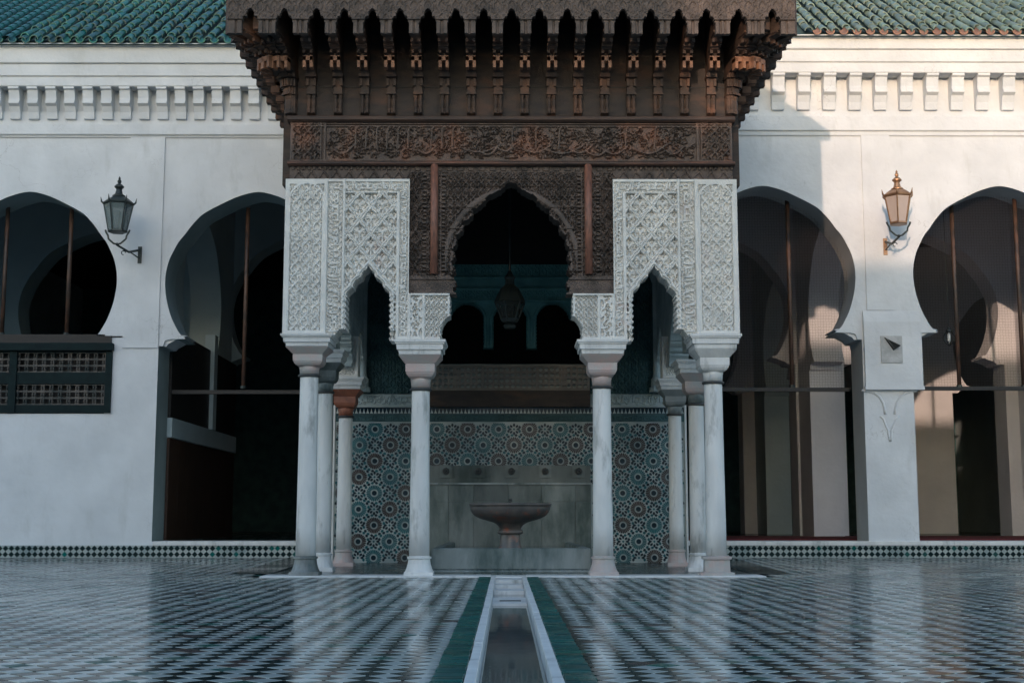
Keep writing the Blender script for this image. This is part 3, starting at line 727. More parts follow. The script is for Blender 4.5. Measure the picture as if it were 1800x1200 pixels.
# ================================================================== pavilion
pav = thing('pavilion', 'ornate fountain pavilion with carved cedar eaves, white stucco panels and marble columns', 'pavilion', (0, YF, 0))
def PV(mb, name, mats, parent=None, **k): return mb.build(name, mats, parent or pav, loc=rel(pav, (0,0,0)), **k)
PC = 899.0
def wx(px, py, Y=YP): return xf(PC+abs(px-PC), py, Y)      # half width measured on the right
ZS1 = zf(316, YP); ZS0 = zf(594, YP)
O = -CX*0
# ---- columns
def column(x, y, z_imp, z_ring, r, capm, shaftm, neckm, basem, lab=None, hw=None, zbase=0.0, pl=True, base_h=.22, octo=False):
    hw = hw or r*2.75
    sh = MB(); n = 20
    zb1 = zbase+base_h
    sh.loft([(zb1, r*1.08), (zb1+.3, r*1.06), ((zb1+z_ring)/2, r*1.01), (z_ring-.04, r*.965), (z_ring, r*.965)], n=n)
    root = sh.build('column', shaftm, pav, smooth=True, loc=(x, y-YF, 0), label=lab)
    T = z_imp-z_ring; zt = z_imp
    z = lambda f: zt-T*f
    m_ = MB(); m_.loft([(z_ring-.014, r*1.12), (z_ring-.006, r*1.2), (z_ring+.008, r*1.2), (z_ring+.016, r*1.08)], n=n); m_.build('ring', M['lead'], root, smooth=True)
    m_ = MB(); m_.loft([(z_ring+.014, r*1.0), (z(.84), r*1.04), (z(.79), r*1.10), (z(.765), r*1.02)], n=n); m_.build('neck', neckm, root, smooth=True)
    m_ = MB(); m_.sq([(z(.775), r*1.0), (z(.74), r*1.28), (z(.69), r*1.45), (z(.655), r*1.5), (z(.645), r*1.54), (z(.50), r*1.56), (z(.48), r*1.52)]); m_.build('capital', capm, root)
    m_ = MB(); m_.sq([(z(.482), r*1.55), (z(.33), hw*.80), (z(.31), hw*.82)]); m_.build('flare', capm, root)
    m_ = MB(); m_.sq([(z(.30), hw*.80), (z(.205), hw*.82), (z(.203), hw*.885), (z(.09), hw*.90), (z(.088), hw*.945), (z(.055), hw*.955), (z(.053), hw*.99), (z(.0), hw)]); m_.build('impost', M['marble'], root)
    m_ = MB()
    if octo: m_.loft([(zbase, r*1.9), (zbase+base_h*.18, r*1.9), (zbase+base_h*.22, r*1.45), (zbase+base_h*.8, r*1.4), (zbase+base_h*.84, r*1.62), (zbase+base_h*.96, r*1.62), (zbase+base_h, r*1.12)], n=8, ph=math.pi/8)
    else:
        m_.sq([(zbase, r*1.55), (zbase+base_h*.22, r*1.5)])
        m_.loft([(zbase+base_h*.2, r*1.55), (zbase+base_h*.35, r*1.38), (zbase+base_h*.6, r*1.22), (zbase+base_h*.84, r*1.15), (zbase+base_h*.86, r*1.28), (zbase+base_h*.95, r*1.28), (zbase+base_h*.97, r*1.1), (zbase+base_h, r*1.1)], n=n)
    m_.build('base', basem, root, smooth=False)
    return root
ZI_O, ZI_I = zf(592, YF), zf(602, YF)
xo = (xf(1257, 850, YF)-xf(540, 850, YF))/2; xi = (xf(1059, 850, YF)-xf(738, 850, YF))/2
rO, rI = .104, .103
mm_, mp, mr_ = M['marble'], M['marble_pink'], M['marble_red']
column(-xo, YF, ZI_O, zf(661, YF), rO, mp, mm_, mp, M['marble_grey'])
column(xo, YF, ZI_O, zf(673, YF), rO, mm_, mm_, mm_, mp, octo=True)
column(-xi, YF, ZI_I, zf(685, YF), rI, mp, mm_, mp, mm_)
column(xi, YF, ZI_I, zf(681, YF), rI, mp, mm_, mp, mp)
z3 = zf(668, 17.8)
Y2, Y3 = 16.0, 17.8
column(-xo, Y2, 2.62, zf(690, Y2), .09, M['marble_grey'], mm_, M['marble_grey'], mm_)
column(xo, Y2, 2.5, zf(711, Y2), .095, mp, mm_, M['marble_grey'], mm_)
column(-xo+.03, Y3, zf(666, Y3), zf(733, Y3), .095, mr_, mm_, mr_, mp)
column(xo-.03, Y3, zf(668, Y3), zf(729, Y3), .09, M['marble_grey'], mm_, M['marble_grey'], mp)

# ---- carved stucco of the front
def stucco_panel(side):
    x_out = wx(1297, 450); x_n = wx(1222, 450); x_b = wx(1196, 450); x_w0 = wx(1099, 450); x_in = wx(1078, 450); x_c0 = wx(1006, 560)
    z_top = ZS1; z_blk = zf(516, YP)
    rl = Relief(x_c0, x_out, ZS0-.06, z_top, .0092)
    U, W = rl.U, rl.W
    # outline: narrow arch with lobed edge
    xl, xr = wx(1109, 540), wx(1192, 540); xc = (xl+xr)/2; hw = (xr-xl)/2
    z_ap = zf(468, YP); z_sp = zf(522, YP)
    def inside(U, W):
        t = np.clip((W-z_sp)/(z_ap-z_sp), 0, 1.0)
        half = hw*np.where(W < z_sp, 1.0, (1-t**1.25)*1.0)
        lob = .022*np.abs(np.sin((W-z_sp)*math.pi/.062))
        lob2 = .030*(1-np.abs(np.sin(t*math.pi*3.0)))*(W > z_sp)
        half = half-np.where(W < z_sp, lob, lob2)+np.where((t > .82), .0, 0)
        half = np.where((W > z_sp) & (t > .80) & (t <= 1), np.maximum(half, .035*(1-(t-.8)/.2)+.004), half)
        a = (np.abs(U-xc) < half) & (W < z_ap)
        return a
    z_left = zf(579, YP)
    cut = inside(rl.Uc, rl.Wc)
    # outer jamb ends higher and curves away
    t = np.clip((z_left-rl.Wc)/(z_left-ZS0+.05), 0, 1)
    cut |= (rl.Wc < z_left) & (rl.Uc > xc) & (rl.Uc < xr+.05+.14*t**1.2) & (rl.Uc > xl)
    # centre side: block bottom-left corner cut
    zc0 = zf(556, YP)
    edge = x_c0+np.where(rl.Wc > zc0, .012*np.abs(np.sin((rl.Wc)*60)), .10*np.sqrt(np.clip((zc0-rl.Wc)/.13, 0, 1))+.01*np.abs(np.sin(rl.Wc*60)))
    cut |= (rl.Uc < edge)
    cut |= (rl.Uc < x_in) & (rl.Wc > z_blk)
    zin = ZI_I; cut |= (rl.Uc < xc) & (rl.Wc < zin)
    cut |= (rl.Uc > xc) & (rl.Wc < ZS0)
    rl.mask = ~cut
    H = rl.H; hh = .029
    # narrow panel with arch head
    bx = rl.box(x_n+.045, x_out-.05, ZS0+.07, z_top-.06)
    pc = (x_n+x_out)/2; ph = (x_out-x_n)/2-.06; zah = z_top-.06-ph*1.0
    field = (np.abs(U-pc) < ph*np.where(W < zah, 1, np.sqrt(np.clip(1-((W-zah)/(ph*1.0))**2, 0, 1)))) & (W > ZS0+.08)
    A = arabesque(U-pc, W-ZS0, .118)
    H[:] = hh
    H[field] = A[field]*hh*.95
    spn = rl.box(x_n+.05, x_out-.05, zah, z_top-.06) & ~field & (np.hypot(U-pc, W-zah) > ph*1.16)
    H[spn] = arabesque(U, W, .07)[spn]*hh
    # kufic bands
    for bx_ in ((x_b, x_n, ZS0+.05, z_top-.03), (x_in+.012, x_w0-.028, ZI_I+.05, z_top-.03)):
        b_ = rl.box(*bx_); H[b_] = 0
    topb = rl.box(x_in+.012, x_n, zf(338, YP), z_top-.03); H[topb] = 0
    script(rl, ZS0+.05, z_top-.12, x_b+.012, x_n-.012, 3, vertical=True, h=hh, wd=.017)
    script(rl, ZI_I+.05, z_top-.12, x_in+.02, x_w0-.03, 5, vertical=True, h=hh, wd=.017)
    script(rl, x_in+.05, x_n-.04, zf(337, YP), z_top-.035, 8, h=hh, wd=.016)
    # ground scroll of the bands
    g_ = (arabesque(U, W, .055) > .8)*hh*.45
    for bx_ in ((x_b, x_n, ZS0+.05, z_top-.03), (x_in+.012, x_w0-.028, ZI_I+.05, z_top-.03), (x_in+.012, x_n, zf(338, YP), z_top-.03)):
        b_ = rl.box(*bx_); H[b_] = np.maximum(H[b_], g_[b_])
    # rims between the fields
    for xx in (x_n+.018, x_b-.012):
        b_ = rl.box(xx-.014, xx+.014, ZS0, z_top); H[b_] = hh*1.35
    # window field with lozenges
    wz1 = zf(341, YP); wa, wb = x_w0+.012, x_b-.03
    win = rl.box(wa, wb, ZI_I, wz1); H[win] = -.03
    ca, cb = (wb-wa)/2/2*1.0, (zf(395, YP)-zf(448, YP))   # half width / period height of a lozenge
    per_u = (wb-wa)/2.25; per_w = per_u*1.24; uc = (wa+wb)/2
    p = (U-uc)/per_u; q = (W-zf(362, YP))/per_w
    a_ = p+q; b2 = p-q
    da = np.abs(a_-np.round(a_)+.0); 
    fa = np.abs(((a_+.5) % 1)-.5); fb = np.abs(((b2+.5) % 1)-.5)
    wob = .035*np.cos(2*np.pi*(b2)*2); wob2 = .035*np.cos(2*np.pi*(a_)*2)
    la = 1-sm(np.abs(fa+wob*.8), .10, .14); lb = 1-sm(np.abs(fb+wob2*.8), .10, .14)
    lines = np.maximum(la, lb)
    groove = np.maximum(1-sm(fa, .0, .03), 1-sm(fb, .0, .03))
    # floral fill: centred on lozenge centres
    ca_ = np.floor(a_)+.5; cb_ = np.floor(b2)+.5
    pu = ((a_-ca_)+(b2-cb_))/2; qu = ((a_-ca_)-(b2-cb_))/2
    rr_ = np.hypot(pu, qu*1.1); th = np.arctan2(qu+.12, np.abs(pu)+1e-6)
    flo = sm(np.sin(5*th+11*rr_)+.2*np.cos(20*rr_), .0, .35)*(rr_ < .40)
    flo = np.maximum(flo, (1-sm(np.abs(rr_-.2+.05*np.cos(6*th)), .02, .05))*.8)
    hh2 = .056
    v = np.maximum(lines*hh2-groove*lines*.02, flo*.030)-.03
    H[win] = v[win]
    # rim that follows the arch
    def dist_rim(k):
        e = np.zeros_like(U, bool)
        for s_ in (0,): pass
        return e
    ins = inside(U, W)
    # grow the opening a few cells to raise its rim
    g0 = ins.copy(); rim1 = ins.copy()
    for it in range(5):
        n_ = rim1.copy(); n_[1:] |= rim1[:-1]; n_[:-1] |= rim1[1:]; n_[:, 1:] |= rim1[:, :-1]; n_[:, :-1] |= rim1[:, 1:]; rim1 = n_
        if it == 1: r2 = rim1.copy()
    ring_ = rim1 & (W > z_left-.02)
    H[ring_] = .044; H[r2 & (W > z_left-.02)] = .02
    # inner block
    blk = rl.box(wx(1050, 560), x_in-.02, ZI_I+.05, z_blk-.03); ab = arabesque(U-.02, W, .16); H[blk] = (np.maximum(ab > .5, arabesque(U, W, .08) > .85)*hh)[blk]
    blk2 = rl.box(x_c0+.03, wx(1055, 560), ZI_I+.04, z_blk-.03); H[blk2] = (arabesque(U, W, .055)*hh)[blk2]
    for xx in (wx(1053, 560), x_in-.008):
        b_ = rl.box(xx-.016, xx+.016, ZI_I, z_blk); H[b_] = hh*1.3
    for z_ in (z_blk-.014,):
        b_ = rl.box(x_c0, x_in, z_-.016, z_+.016); H[b_] = hh*1.5
    H += rng.normal(0, .0008, H.shape)
    if side < 0:
        rl.U = -rl.U[:, ::-1]; rl.Uc = -rl.Uc[:, ::-1]; rl.H = rl.H[:, ::-1]; rl.mask = rl.mask[:, ::-1]; rl.W = rl.W
    ax = np.abs(rl.Uc)
    sels = {'arched_panel': ax > x_n+.004, 'lozenge_panel': (ax > x_w0-.02) & (ax < x_b-.026) & (rl.Wc < wz1+.02),
            'corner_block': (ax < x_in-.0) & (rl.Wc < z_blk+.001)}
    rest = ~(sels['arched_panel'] | sels['lozenge_panel'] | sels['corner_block'])
    sels['inscription_band'] = rest
    for nm, sl_ in sels.items():
        rl.build(nm, M['stucco'], pav, .30, loc=rel(pav, (0, YP, 0)), sel=sl_)
stucco_panel(1); stucco_panel(-1)
# ---- wood: arch wall
ZW1 = zf(292, YP)
xin = wx(1078, 450); 
rl = Relief(-xin, xin, zf(516, YP), ZW1, .0095)
pts = [(318, 0), (324, 14), (338, 36), (358, 62), (392, 90), (425, 106), (450, 109), (480, 109), (500, 107), (516, 106)]
zz = np.array([zf(p, YP) for p, _ in pts])[::-1]; hwz = np.array([wx(PC+h_, p)-wx(PC, p) for p, h_ in pts])[::-1]
def wood_half(W): return np.interp(W, zz, hwz)
hwc = wood_half(rl.Wc); lob = .050*np.abs(np.sin((rl.Wc+rl.Uc*0)*math.pi/.15+.4))+.018*np.abs(np.sin(rl.Wc*math.pi/.042))
zap = zf(318, YP)
rl.mask = ~((np.abs(rl.Uc) < np.maximum(hwc-lob, .0)) & (rl.Wc < zap))
U, W, H = rl.U, rl.W, rl.H
H[:] = .030*arabesque(U, W, .085)
hwn = wood_half(W); d = np.abs(U)-hwn
ringz = (W < zap+.2)
dd = np.where(W < zap, d, np.hypot(U, W-zap))
# ring of mouldings round the arch: distance measured along the radius
cz = zf(470, YP); rad = np.hypot(U*1.0, (W-cz)*.86); 
A_r = xin*.66
mr2 = (np.abs(rad-A_r) < .030) & (W > cz-.05); H[mr2] = (.02+.02*np.sqrt(np.clip(1-((rad-A_r)/.030)**2,0,1)))[mr2]
mr3 = (np.abs(rad-A_r+.075) < .012) & (W > cz-.05); H[mr3] = .026
mr4 = (rad < A_r-.10) & (W > cz); H[mr4] = (.024*arabesque(U, W, .07))[mr4]
xm_ = wx(1034.5, 400)
for s_ in (-1, 1):
    for off, wd_, hh_ in ((-.075, .016, .02), (.085, .016, .02)):
        b_ = np.abs(U*s_-(xm_+off)) < wd_/2; H[b_] = hh_
    beads = (np.abs(U*s_-(xm_+.105)) < .02); H[beads] = (.035*(np.sin(W*math.pi/.0225) > .0))[beads]
    beads = (np.abs(U*s_-(xm_-.10)) < .02); H[beads] = (.035*(np.sin(W*math.pi/.0225) > .0))[beads]
    st_ = (U*s_ > xm_+.14) & (U*s_ < xin-.02); 
    p_ = (U*s_-(xm_+.14+xin)/2)/.11; q_ = W/.20; la = np.abs(((p_+q_+.5) % 1)-.5); lb = np.abs(((p_-q_+.5) % 1)-.5)
    H[st_] = (.034*(np.minimum(la, lb) < .08)+.02*arabesque(U, W, .07))[st_]
for py in (329, 367, 404, 441, 478):                       # joints between the boards
    z_ = zf(py, YP); b_ = np.abs(W-z_) < .006; H[b_] -= .012
tb = W > zf(303, YP); H[tb] = (.012*(np.sin(U*math.pi/.06)*np.sin(W*math.pi/.04) > 0))[tb]
low = W < zf(484, YP); H[low] = (.006*arabesque(U, W, .045)+.02*(W > zf(492, YP)))[low]
H += rng.normal(0, .0008, H.shape)
rl.build('wooden_arch', M['wood_grey'], pav, .26, loc=rel(pav, (0, YP+.02, 0)))
for s_ in (-1, 1):
    m_ = MB(); m_.tube([(s_*xm_, YP-.012, zf(482, YP)), (s_*xm_, YP-.012, zf(288, YP))], .043, n=12); PV(m_, 'half_round_moulding', M['wood_red'], smooth=True)
# ---- bands above the stucco
xw_ = wx(1287, 250)
for s_ in (-1, 1):
    a, b_ = sorted((s_*xin, s_*xw_))
    rl = Relief(a, b_, ZS1+.0, ZW1, .0095); q = np.abs(((rl.U/.14) % 1)-.5)*2; t = (rl.W-ZS1)/(ZW1-ZS1)
    rl.H[:] = .016*(np.abs(q-t*1.6) < .14)+.016*(t > .72)*((np.sin(rl.U*math.pi/.03) > 0)); rl.H += rng.normal(0, .0008, rl.H.shape)
    rl.build('zigzag_band', M['wood_grey'], pav, .24, loc=rel(pav, (0, YP+.02, 0)))
m_ = MB(); m_.prism([(YP+.3, ZW1), (YP-.03, ZW1), (YP-.055, ZW1+.014), (YP-.055, ZW1+.03), (YP-.035, zf(285, YP)), (YP+.3, zf(285, YP))], -xw_-.02, xw_+.02); PV(m_, 'beam', M['wood_v'])
ZFR0, ZFR1 = zf(285, YP), zf(216, YP)
rl = Relief(-xw_, xw_, ZFR0, ZFR1, .0095)
flourish(rl, -xw_+.42, xw_-.42, ZFR0+.03, ZFR1-.03, 21, h=.042)
H = rl.H
for s_ in (-1, 1):
    b_ = (rl.U*s_ > xw_-.36) & (rl.U*s_ < xw_-.03) ; H[b_] = (.035*arabesque(rl.U-s_*(xw_-.2), rl.W, .12))[b_]
    for o_ in (.39, .345, .02):
        b_ = np.abs(rl.U*s_-(xw_-o_)) < .011; H[b_] = .024
for z_ in (ZFR0+.014, ZFR1-.014, ZFR1-.04):
    b_ = np.abs(rl.W-z_) < .008; H[b_] = .022
H += rng.normal(0, .0012, H.shape)
rl.build('inscription_frieze', M['frieze_wood'], pav, .26, loc=rel(pav, (0, YP+.01, 0)))
ZB0, ZB1 = ZFR1, zf(206, YP)
m_ = MB(); m_.prism([(YP+.3, ZB0), (YP-.03, ZB0), (YP-.06, ZB0+.02), (YP-.06, ZB1-.012), (YP-.045, ZB1), (YP+.3, ZB1)], -xw_-.03, xw_+.03); PV(m_, 'beam', M['wood_v'])
# ---- eaves: wall behind the brackets, brackets, fascia
PR = .78
YE_ = YP-PR
ZE0 = zf(60, YE_); ZE1 = ZE0+1.25
xe = xf(1397, 40, YE_)
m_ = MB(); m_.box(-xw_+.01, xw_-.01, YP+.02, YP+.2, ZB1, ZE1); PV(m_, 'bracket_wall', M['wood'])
for zz_ in (zf(153, YP),):
    m_ = MB(); m_.box(-xw_+.01, xw_-.01, YP+.012, YP+.03, zz_-.006, zz_+.006); PV(m_, 'wall_joint', M['wood_dark'])
zq = lambda py, pr: zf(py, YP-pr)
zb_ = zq(200, .03)
steps = [(0.03, zq(203, .03)), (.075, zq(198, .07)), (.075, zq(190, .07)), (.05, zq(188, .05)), (.06, zq(166, .06)), (.10, zq(163, .1)), (.115, zq(137, .115)), (.15, zq(134, .15)), (.17, zq(124, .17)),
         (.25, zq(119, .25)), (.30, zq(112, .3)), (.33, zq(101, .33)), (.36, zq(99, .36)), (.37, zq(92, .37)), (.45, zq(84, .45)), (.48, zq(76, .48)), (.56, zq(70, .56)), (.60, zq(63, .60)), (.68, zq(57, .68)), (.70, zq(52, .70)), (.755, zq(48, .755)), (.755, ZE1-.05)]
def bracket_mesh(k=1.0, w_=.094):
    b = MB(); poly = [(0.02, steps[0][1])]+[(-p*k, z_) for p, z_ in steps]+[(0.02, ZE1-.05)]
    b.prism(poly, -w_/2, w_/2)
    z0_, z1_ = zq(198, .07), zq(166, .06)
    for q in (-1, 1):                                       # pair of colonnettes
        b.loft([(z0_, .02), (z0_+.03, .026), (z0_+.06, .016), ((z0_+z1_)/2, .022), (z1_-.05, .016), (z1_-.02, .026), (z1_, .026)], n=7, c=(q*.027, -.075*k))
    b.box(-w_/2-.012, w_/2+.012, -.165*k, 0, zq(134, .15), zq(127, .17))
    b.box(-w_/2-.006, w_/2+.006, -.12*k, 0, zq(165, .1), zq(161, .1))
    b.box(-w_/2-.010, w_/2+.010, -.50*k, -.3*k, zq(80, .48), zq(76, .48))
    b.box(-w_/2-.010, w_/2+.010, -.70*k, -.5*k, zq(55, .68), zq(51, .68))
    for (py1, py0, pr) in ((150, 137, .125), (92, 84, .42), (72, 66, .58)):
        b.box(-w_/2-.007, -w_/2+.022, -(pr+.012)*k, -(pr-.05)*k, zq(py1, pr), zq(py0, pr)); b.box(w_/2-.022, w_/2+.007, -(pr+.012)*k, -(pr-.05)*k, zq(py1, pr), zq(py0, pr))
    # small arch block
    za, zc = zq(118, .38), zq(99, .38); y = -.40*k
    for (a0, a1, b0, b1) in ((-w_/2-.008, -.022, za, zc), (.022, w_/2+.008, za, zc), (-w_/2-.008, w_/2+.008, zc-.045, zc+.01)): b.box(a0, a1, y, y+.10, b0, b1, 1)
    return b.mesh('bracket', [M['bracket_wood'], M['arch_block']])
brm = bracket_mesh()
SP = (xf(954, 60, YE_)-xf(905, 60, YE_))
nbr = 0
xs_ = [SP*(k+.5) for k in range(-8, 8)]
for x in xs_:
    if abs(x) < xw_-.02: link('bracket', brm, pav, rel(pav, (x, YP+.03, 0)), (0, 0, 0))
# corner fans and the side eaves
PS = xe-xw_-.05; fan = {}; brs = bracket_mesh((PS+.13)/.755, .10)
for s_ in (-1, 1):
    cxn, cyn = s_*(xw_-.03), YP+.05
    for a_ in (11, 22, 34, 47, 61, 77):
        if a_ not in fan: fan[a_] = bracket_mesh(min((PR-.03)/math.cos(R(a_)), (PS+.13)/math.sin(R(a_)))/.755)
        me = fan[a_]
        link('bracket', me, pav, rel(pav, (cxn, cyn, 0)), (0, 0, s_*R(a_)))
    for k in range(13):
        link('bracket', brs, pav, rel(pav, (s_*(xw_-.02), YP+.22+.34*k, 0)), (0, 0, s_*R(90)))
rl = Relief(-xe, xe, ZE0, ZE1, .0095)
U, W, H = rl.U, rl.W, rl.H
H[:] = .012*arabesque(U, W, .15)
zn = zf(17, YE_); 
nich = []
nich_x = [SP*k for k in range(-7, 8)]+[s_*(SP*7+d_) for s_ in (-1, 1) for d_ in (.345, .71)]
cut = np.zeros_like(rl.Uc, bool)
zs1, zs2 = zf(30, YE_), zf(40, YE_)
for nx in nich_x:
    dx = np.abs(rl.Uc-nx); w1 = SP*.315
    t = rl.Wc
    h_ = np.where(t > zs1, .045*np.sqrt(np.clip(1-((t-zs1)/(zn-zs1))**2, 0, 1)), np.where(t > zs2, w1*.9*np.sqrt(np.clip((zs1-t)/(zs1-zs2), 0, 1))*.25+w1*.70, w1))
    cut |= (dx < h_) & (t < zn)
rl.mask = ~cut
b_ = W < zf(36, YE_); H[b_] = .0
b_ = np.abs(W-zf(36, YE_)) < .010; H[b_] = .02
b_ = W < zf(37, YE_); gr = np.zeros_like(U)
for nx in nich_x: gr = np.maximum(gr, (np.abs(np.abs(U-nx)-SP*.5) < .012)*1.0)
H[b_ & (gr > 0)] = -.018
H += rng.normal(0, .0010, H.shape)
rl.build('fascia_board', M['wood_grey'], pav, .07, loc=rel(pav, (0, YE_-.02, 0)))
for s_ in (-1, 1):
    m_ = MB(); m_.box(s_*xe-(.06 if s_ > 0 else 0), s_*xe+(0 if s_ > 0 else .06), YE_+.052, YB-.3, ZE0+.16, ZE1); PV(m_, 'side_fascia', M['wood_grey'])
m_ = MB(); m_.box(-xe+.07, xe-.07, YE_+.06, YP+.02, ZE1-.06, ZE1-.01); m_.box(-xe+.07, -xw_+.02, YP+.02, YB-.3, ZE1-.06, ZE1-.01); m_.box(xw_-.02, xe-.07, YP+.02, YB-.3, ZE1-.06, ZE1-.01); PV(m_, 'soffit', M['wood_dark'])
# ---- hipped roof
zr = ZE1+.0; ye0 = YE_-.12; xr_ = xe+.12; 
m_ = MB(); y_mid = (ye0+YB+1.0)/2; rise = (xr_)*.88
m_.add([(-xr_,ye0,zr),(xr_,ye0,zr),(xr_,YB+1,zr),(-xr_,YB+1,zr),(-xr_,ye0,zr+.12),(xr_,ye0,zr+.12),(xr_,YB+1,zr+.12),(-xr_,YB+1,zr+.12),(0,y_mid-.0,zr+rise),(0,YB+1,zr+rise)],
       [(0,3,2,1),(0,1,5,4),(1,2,6,5),(3,0,4,7),(4,5,8),(5,6,9,8),(7,4,8,9),(2,3,7,9,6)])
PV(m_, 'hipped_roof', M['roof_l'])
# ---- side walls with arches between the columns
def side_wall(s_):
    y0, y1 = YF+.17, YT; rl = Relief(y0, y1, 2.30, ZS1, .013); Uc, Wc = rl.Uc, rl.Wc
    cut = Wc < 2.62
    def ar(a, b_, zs, za):
        c = (a+b_)/2; hw = (b_-a)/2; t = np.clip((Wc-zs)/(za-zs), 0, 1); hf = hw*(1-t**1.6)-.02*np.abs(np.sin(Wc*math.pi/.07))
        return (np.abs(Uc-c) < hf) & (Wc < za)
    cut |= ar(YF+.20, Y2-.24, 2.78, 3.35) | ar(Y2+.24, Y3-.24, 2.70, 3.45) | ar(Y3+.25, y1-.08, 2.70, 3.3)
    for a, b_ in ((YF+.20, Y2-.24), (Y2+.24, Y3-.24), (Y3+.25, y1-.08)):
        cut |= (Uc > a) & (Uc < b_) & (Wc < 2.72)
    cut &= True
    rl.mask = ~(cut | (Wc < 2.62))
    rl.H[:] = .016*arabesque(rl.U, rl.W, .12)
    # inner face is the carved one: rotate so that it looks to the centre
    if s_ < 0: rot = (0, 0, R(90)); loc = (-xo+.12, 0, 0)
    else: rot = (0, 0, R(90)); loc = (xo+.12, 0, 0)
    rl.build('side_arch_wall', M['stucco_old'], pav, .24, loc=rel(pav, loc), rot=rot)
for s_ in (-1, 1): side_wall(s_)
for s_ in (-1, 1):     # carved stubs over the rear columns
    rl = Relief(-.16, .16, 0, .56, .0095); rl.H[:] = .014*arabesque(rl.U, rl.W, .07); b_ = (np.abs(rl.U) > .125) | (rl.W < .04) | (rl.W > .52); rl.H[b_] = .018
    rl.mask = ~((rl.Uc*s_ > .02+(rl.Wc/.16)*.10) & (rl.Wc < .17) & False)
    rl.build('carved_stub', M['stucco'], pav, .26, loc=rel(pav, (s_*(xo-.04), Y3-.13, zf(666, Y3))))
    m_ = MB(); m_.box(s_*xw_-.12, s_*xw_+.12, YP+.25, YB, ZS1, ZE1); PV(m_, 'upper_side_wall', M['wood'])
m_ = MB(); m_.box(-xw_, xw_, YP+.22, YB, ZE1-.3, ZE1-.2); PV(m_, 'ceiling', M['wood_dark'])

# ================================================================== fountain wall behind the pavilion
fw = thing('fountain_wall', 'tall wall of star patterned blue and white tiles with carved bands behind the columns', 'wall', (0, YT, 0))
def FW(mb, n_, mm, **k): return mb.build(n_, mm, fw, loc=rel(fw, (0,0,0)), **k)
xT = xf(1207, 850, YT)-.02; xS = (xf(1041, 900, YT)-xf(757, 900, YT))/2
zt0, zt1 = 0.0, zf(743, YT)
m_ = MB(); m_.box(-xT, xT, YT, YT+.24, -.2, zf(640, YT)); FW(m_, 'tile_ground', M['z_white'])
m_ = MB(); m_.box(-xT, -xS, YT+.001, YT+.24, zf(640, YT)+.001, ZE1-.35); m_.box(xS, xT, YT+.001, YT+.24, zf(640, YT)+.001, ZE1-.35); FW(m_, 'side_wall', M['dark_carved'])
for s_ in (-1, 1):
    m_ = MB(); m_.box(s_*(xT+.016)-.014, s_*(xT+.016)+.014, YT-.03, YT+.26, 0, zf(712, YT)); FW(m_, 'corner_strip', M['marble'])
LX, LZ = PX(27.35)*YT/YB, PX(28.1)*YT/YB; X0_, Z0_ = xf(632, 782, YT), zf(782, YT)
def rosette(tm):
    b = MB(); n = 24
    def disc(r0, r1, y, m_, a0=0, a1=2*math.pi, k=16):
        vs = []; 
        for i in range(k+1):
            a = a0+(a1-a0)*i/k; vs += [(r0*math.cos(a), y, r0*math.sin(a)), (r1*math.cos(a), y, r1*math.sin(a))]
        b.add(vs, [(2*i, 2*i+1, 2*i+3, 2*i+2) for i in range(k)], m_)
    disc(.001, .036, -.006, 0); disc(.040, .052, -.005, 2)
    for i in range(n):
        a = 2*math.pi*i/n; da = math.pi/n; 
        pts = [(.054, -da*.74), (.106, -da*.80), (.121, 0), (.106, da*.80), (.054, da*.74)]
        b.add([(r*math.cos(a+q), -.006-.001*(i % 2), r*math.sin(a+q)) for r, q in pts], [(0,1,2,3,4)], 1)
    return b.mesh('rosette', [M['z_dark'], M[tm], M['z_white']])
ros = [rosette('z_teal'), rosette('z_brown')]
sm_t = MB(); nros = 0
def region_ok(x, z, pad=0): return (abs(x) < xT-pad and z > .02+pad and z < zt1-pad and (abs(x) > xS+.01+pad or z > zf(850, YT)+pad))
for k in range(-16, 32):
    for j in range(-3, 12):
        x = X0_+LX*k; z = Z0_-LZ*j
        if (k+j) % 2 == 0:
            m2, n2 = k//2, j//2; teal = ((m2+n2) % 2 == 0) if k % 2 == 0 else ((m2+n2) % 2 == 1)
            if region_ok(x, z, .05):
                link('rosette', ros[0 if teal else 1], fw, rel(fw, (x, YT, z)), (random.gauss(0, .006), random.uniform(-.1, .1), random.gauss(0, .006))); nros += 1
            for q in range(16):
                a = 2*math.pi*(q+.5)/16; cxx, czz = x+.146*math.cos(a), z+.146*math.sin(a)
                if not region_ok(cxx, czz, .015): continue
                e1, e2 = .019, .026
                ca, sa = math.cos(a), math.sin(a)
                sm_t.add([(cxx+u*ca*e1-v*sa*e2, YT-.005, czz+u*sa*e1+v*ca*e2) for u, v in ((1, 0), (.2, 1), (-1, .45), (-1, -.45), (.2, -1))], [(0,1,2,3,4)], 0 if q % 2 else 1)
        else:
            for q in range(8):
                a = 2*math.pi*(q+.0)/8; cxx, czz = x+.055*math.cos(a), z+.055*math.sin(a)
                if not region_ok(cxx, czz, .015): continue
                e1, e2 = (.026, .019); ca, sa = math.cos(a), math.sin(a)
                sm_t.add([(cxx+u*ca*e1-v*sa*e2, YT-.005, czz+u*sa*e1+v*ca*e2) for u, v in ((1, .5), (0, 1.0), (-1, 0), (0, -1.0), (1, -.5))], [(0,1,2,3,4)], 0)
            if region_ok(x, z, .03):
                sm_t.add([(x+.016*math.cos(2*math.pi*i/8), YT-.006, z+.016*math.sin(2*math.pi*i/8)) for i in range(8)], [tuple(range(8))], 1)
o = FW(sm_t, 'small_tiles', [M['z_dark'], M['z_teal']]); o['kind'] = 'stuff'
